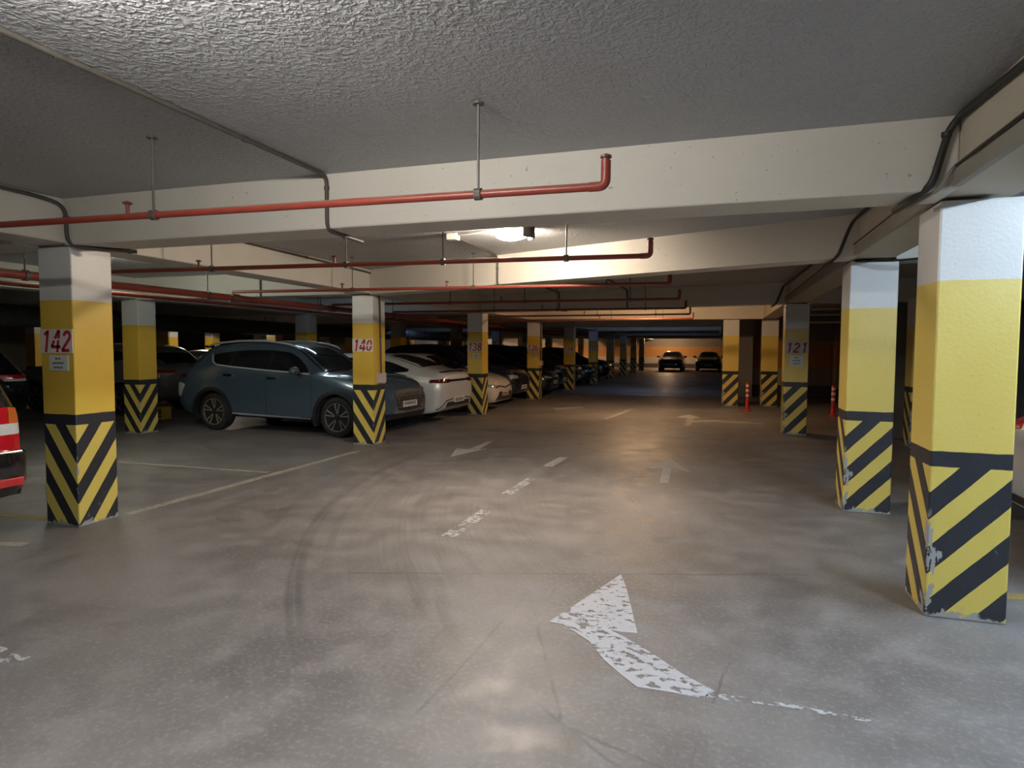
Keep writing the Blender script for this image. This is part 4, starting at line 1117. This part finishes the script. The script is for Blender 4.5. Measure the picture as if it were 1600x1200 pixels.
for sd in (-1, 1):
    c.patch('tail_light', [(sd * .845, 1.11), (sd * .70, 1.11)], [(sd * .845, .99), (sd * .70, .99)], 'x', -1, M['tail'], n=8, m=4, off=.012)
    c.patch('tail_light', [(sd * .93, 1.09), (sd * .85, 1.11)], [(sd * .93, .99), (sd * .85, .99)], 'x', -1, M['amber'], n=6, m=4, off=.012)
    c.patch('tail_light', [(sd * .93, .99), (sd * .70, .99)], [(sd * .93, .91), (sd * .70, .91)], 'x', -1, M['clear'], n=8, m=4, off=.012)
    c.patch('tail_light', [(sd * .93, .91), (sd * .70, .91)], [(sd * .92, .79), (sd * .70, .79)], 'x', -1, M['tail'], n=8, m=4, off=.012)
    c.patch('tail_light', [(-1.09, 1.10), (-1.0, 1.10), (-.93, 1.08)], [(-1.09, .99), (-1.0, .99), (-.93, .98)], 'y', sd, M['amber'], n=6, m=4, off=.010)
    c.patch('tail_light', [(-1.09, .99), (-.94, .98)], [(-1.09, .91), (-.94, .91)], 'y', sd, M['clear'], n=6, m=4, off=.010)
    c.patch('tail_light', [(-1.09, .91), (-.94, .91)], [(-1.09, .79), (-.95, .79)], 'y', sd, M['tail'], n=6, m=4, off=.010)
    c.patch('side_window', [(.45, 1.76), (1.15, 1.77)], [(.45, 1.25), (1.15, 1.23)], 'y', sd, M['glass'], n=6, m=4)
    c.patch('side_window', [(-.75, 1.72), (.35, 1.76)], [(-.75, 1.27), (.35, 1.25)], 'y', sd, M['glass'], n=8, m=4)
    c.patch('side_window', [(1.22, 1.77), (1.6, 1.75), (2.2, 1.28)], [(1.22, 1.23), (1.6, 1.22), (2.2, 1.2)], 'y', sd, M['glass'], n=8, m=4)
c.patch('windshield', [(1.85, -.60), (1.85, .60)], [(2.48, -.72), (2.48, .72)], 'z', 1, M['glass'], n=8, m=5)
c.patch('rear_window', [(-.66, 1.68), (.66, 1.68)], [(-.72, 1.22), (.72, 1.22)], 'x', -1, M['glass'], n=10, m=5)
c.mirror(2.1, 1.25, dk, y=.95)
# stepped rear bumper with reflectors
bp = MB()
prof = [(-1.02, .80), (-1.15, .80), (-1.22, .775), (-1.235, .70), (-1.225, .58), (-1.17, .47), (-1.02, .44)]
ys = [-.98, -.97, -.90, -.75, 0, .75, .90, .97, .98]
sh = [.20, .12, .04, 0, 0, 0, .04, .12, .20]
vs = []
for y_, s_ in zip(ys, sh):
    for x_, z_ in prof: vs.append((x_ + (s_ if x_ < -1.05 else 0), y_, z_))
n_ = len(prof)
fs = [[i * n_ + k, i * n_ + (k + 1) % n_, (i + 1) * n_ + (k + 1) % n_, (i + 1) * n_ + k] for i in range(len(ys) - 1) for k in range(n_)]
fs += [list(range(n_)), [(len(ys) - 1) * n_ + k for k in range(n_)]]
bpo = bp.add(vs, fs).build('rear_bumper', M['gloss'], c.root, smooth=50, fix=True)
for sd in (-1, 1):
    y0, y1 = sorted((sd * .64, sd * .86))
    MB().box((-1.245, y0, .55), (-1.20, y1, .61), bev=.008).build('reflector', M['tail'], bpo)
    MB().tube([(-1.19, sd * .70, .79), (-1.19, sd * .88, .79)], .012, 8).build('bumper_step', M['chrome'], bpo)
c.plate(-1, .90, seed=51)

# ---- pale car behind the chipped column
pale = paint('paint_silver_white', (.50, .56, .62), .2, .30)
c = Car('fastback_car', 'pale silver-white car whose tail shows beside the chipped column', 'car', saloon(1.50, True), 2.8, .335, pale, (3.28, 5.42, 0), 0.0)
c.wheels(5, .22, .235)
dress_saloon(c, 1.50, True, pale)
for sd in (-1, 1):
    c.patch('tail_light', [(sd * .80, 1.06), (sd * .40, 1.05)], [(sd * .86, .93), (sd * .44, .95)], 'x', -1, M['tail'], n=8, m=4, off=.008)
    c.patch('tail_light', [(-.98, 1.03), (-.76, 1.02)], [(-.98, .92), (-.80, .96)], 'y', sd, M['tail'], n=6, m=3, off=.006)
    c.strip('headlight', [(3.35, .70), (3.6, .66)], .05, 'y', sd, M['lamp'], n=6)
c.patch('bumper_insert', [(-.60, .44), (.60, .44)], [(-.60, .32), (.60, .32)], 'x', -1, M['black'], n=10, m=3, off=.006)
c.plate(-1, .60, seed=61)

# ------------------------------------------------------------------ world and view
w = bpy.data.worlds.new('world'); scn.world = w; w.use_nodes = True
w.node_tree.nodes['Background'].inputs[0].default_value = (.02, .022, .03, 1)
w.node_tree.nodes['Background'].inputs[1].default_value = .1
scn.view_settings.view_transform = 'Standard'
scn.view_settings.look = 'None'
scn.view_settings.exposure = 0.62
scn.view_settings.gamma = 1.0
scn.view_settings.use_curve_mapping = False
cy = scn.cycles
cy.max_bounces = 6; cy.diffuse_bounces = 4; cy.glossy_bounces = 3; cy.transparent_max_bounces = 8
cy.sample_clamp_indirect = 4.0
cy.use_denoising = True
cy.use_light_tree = True
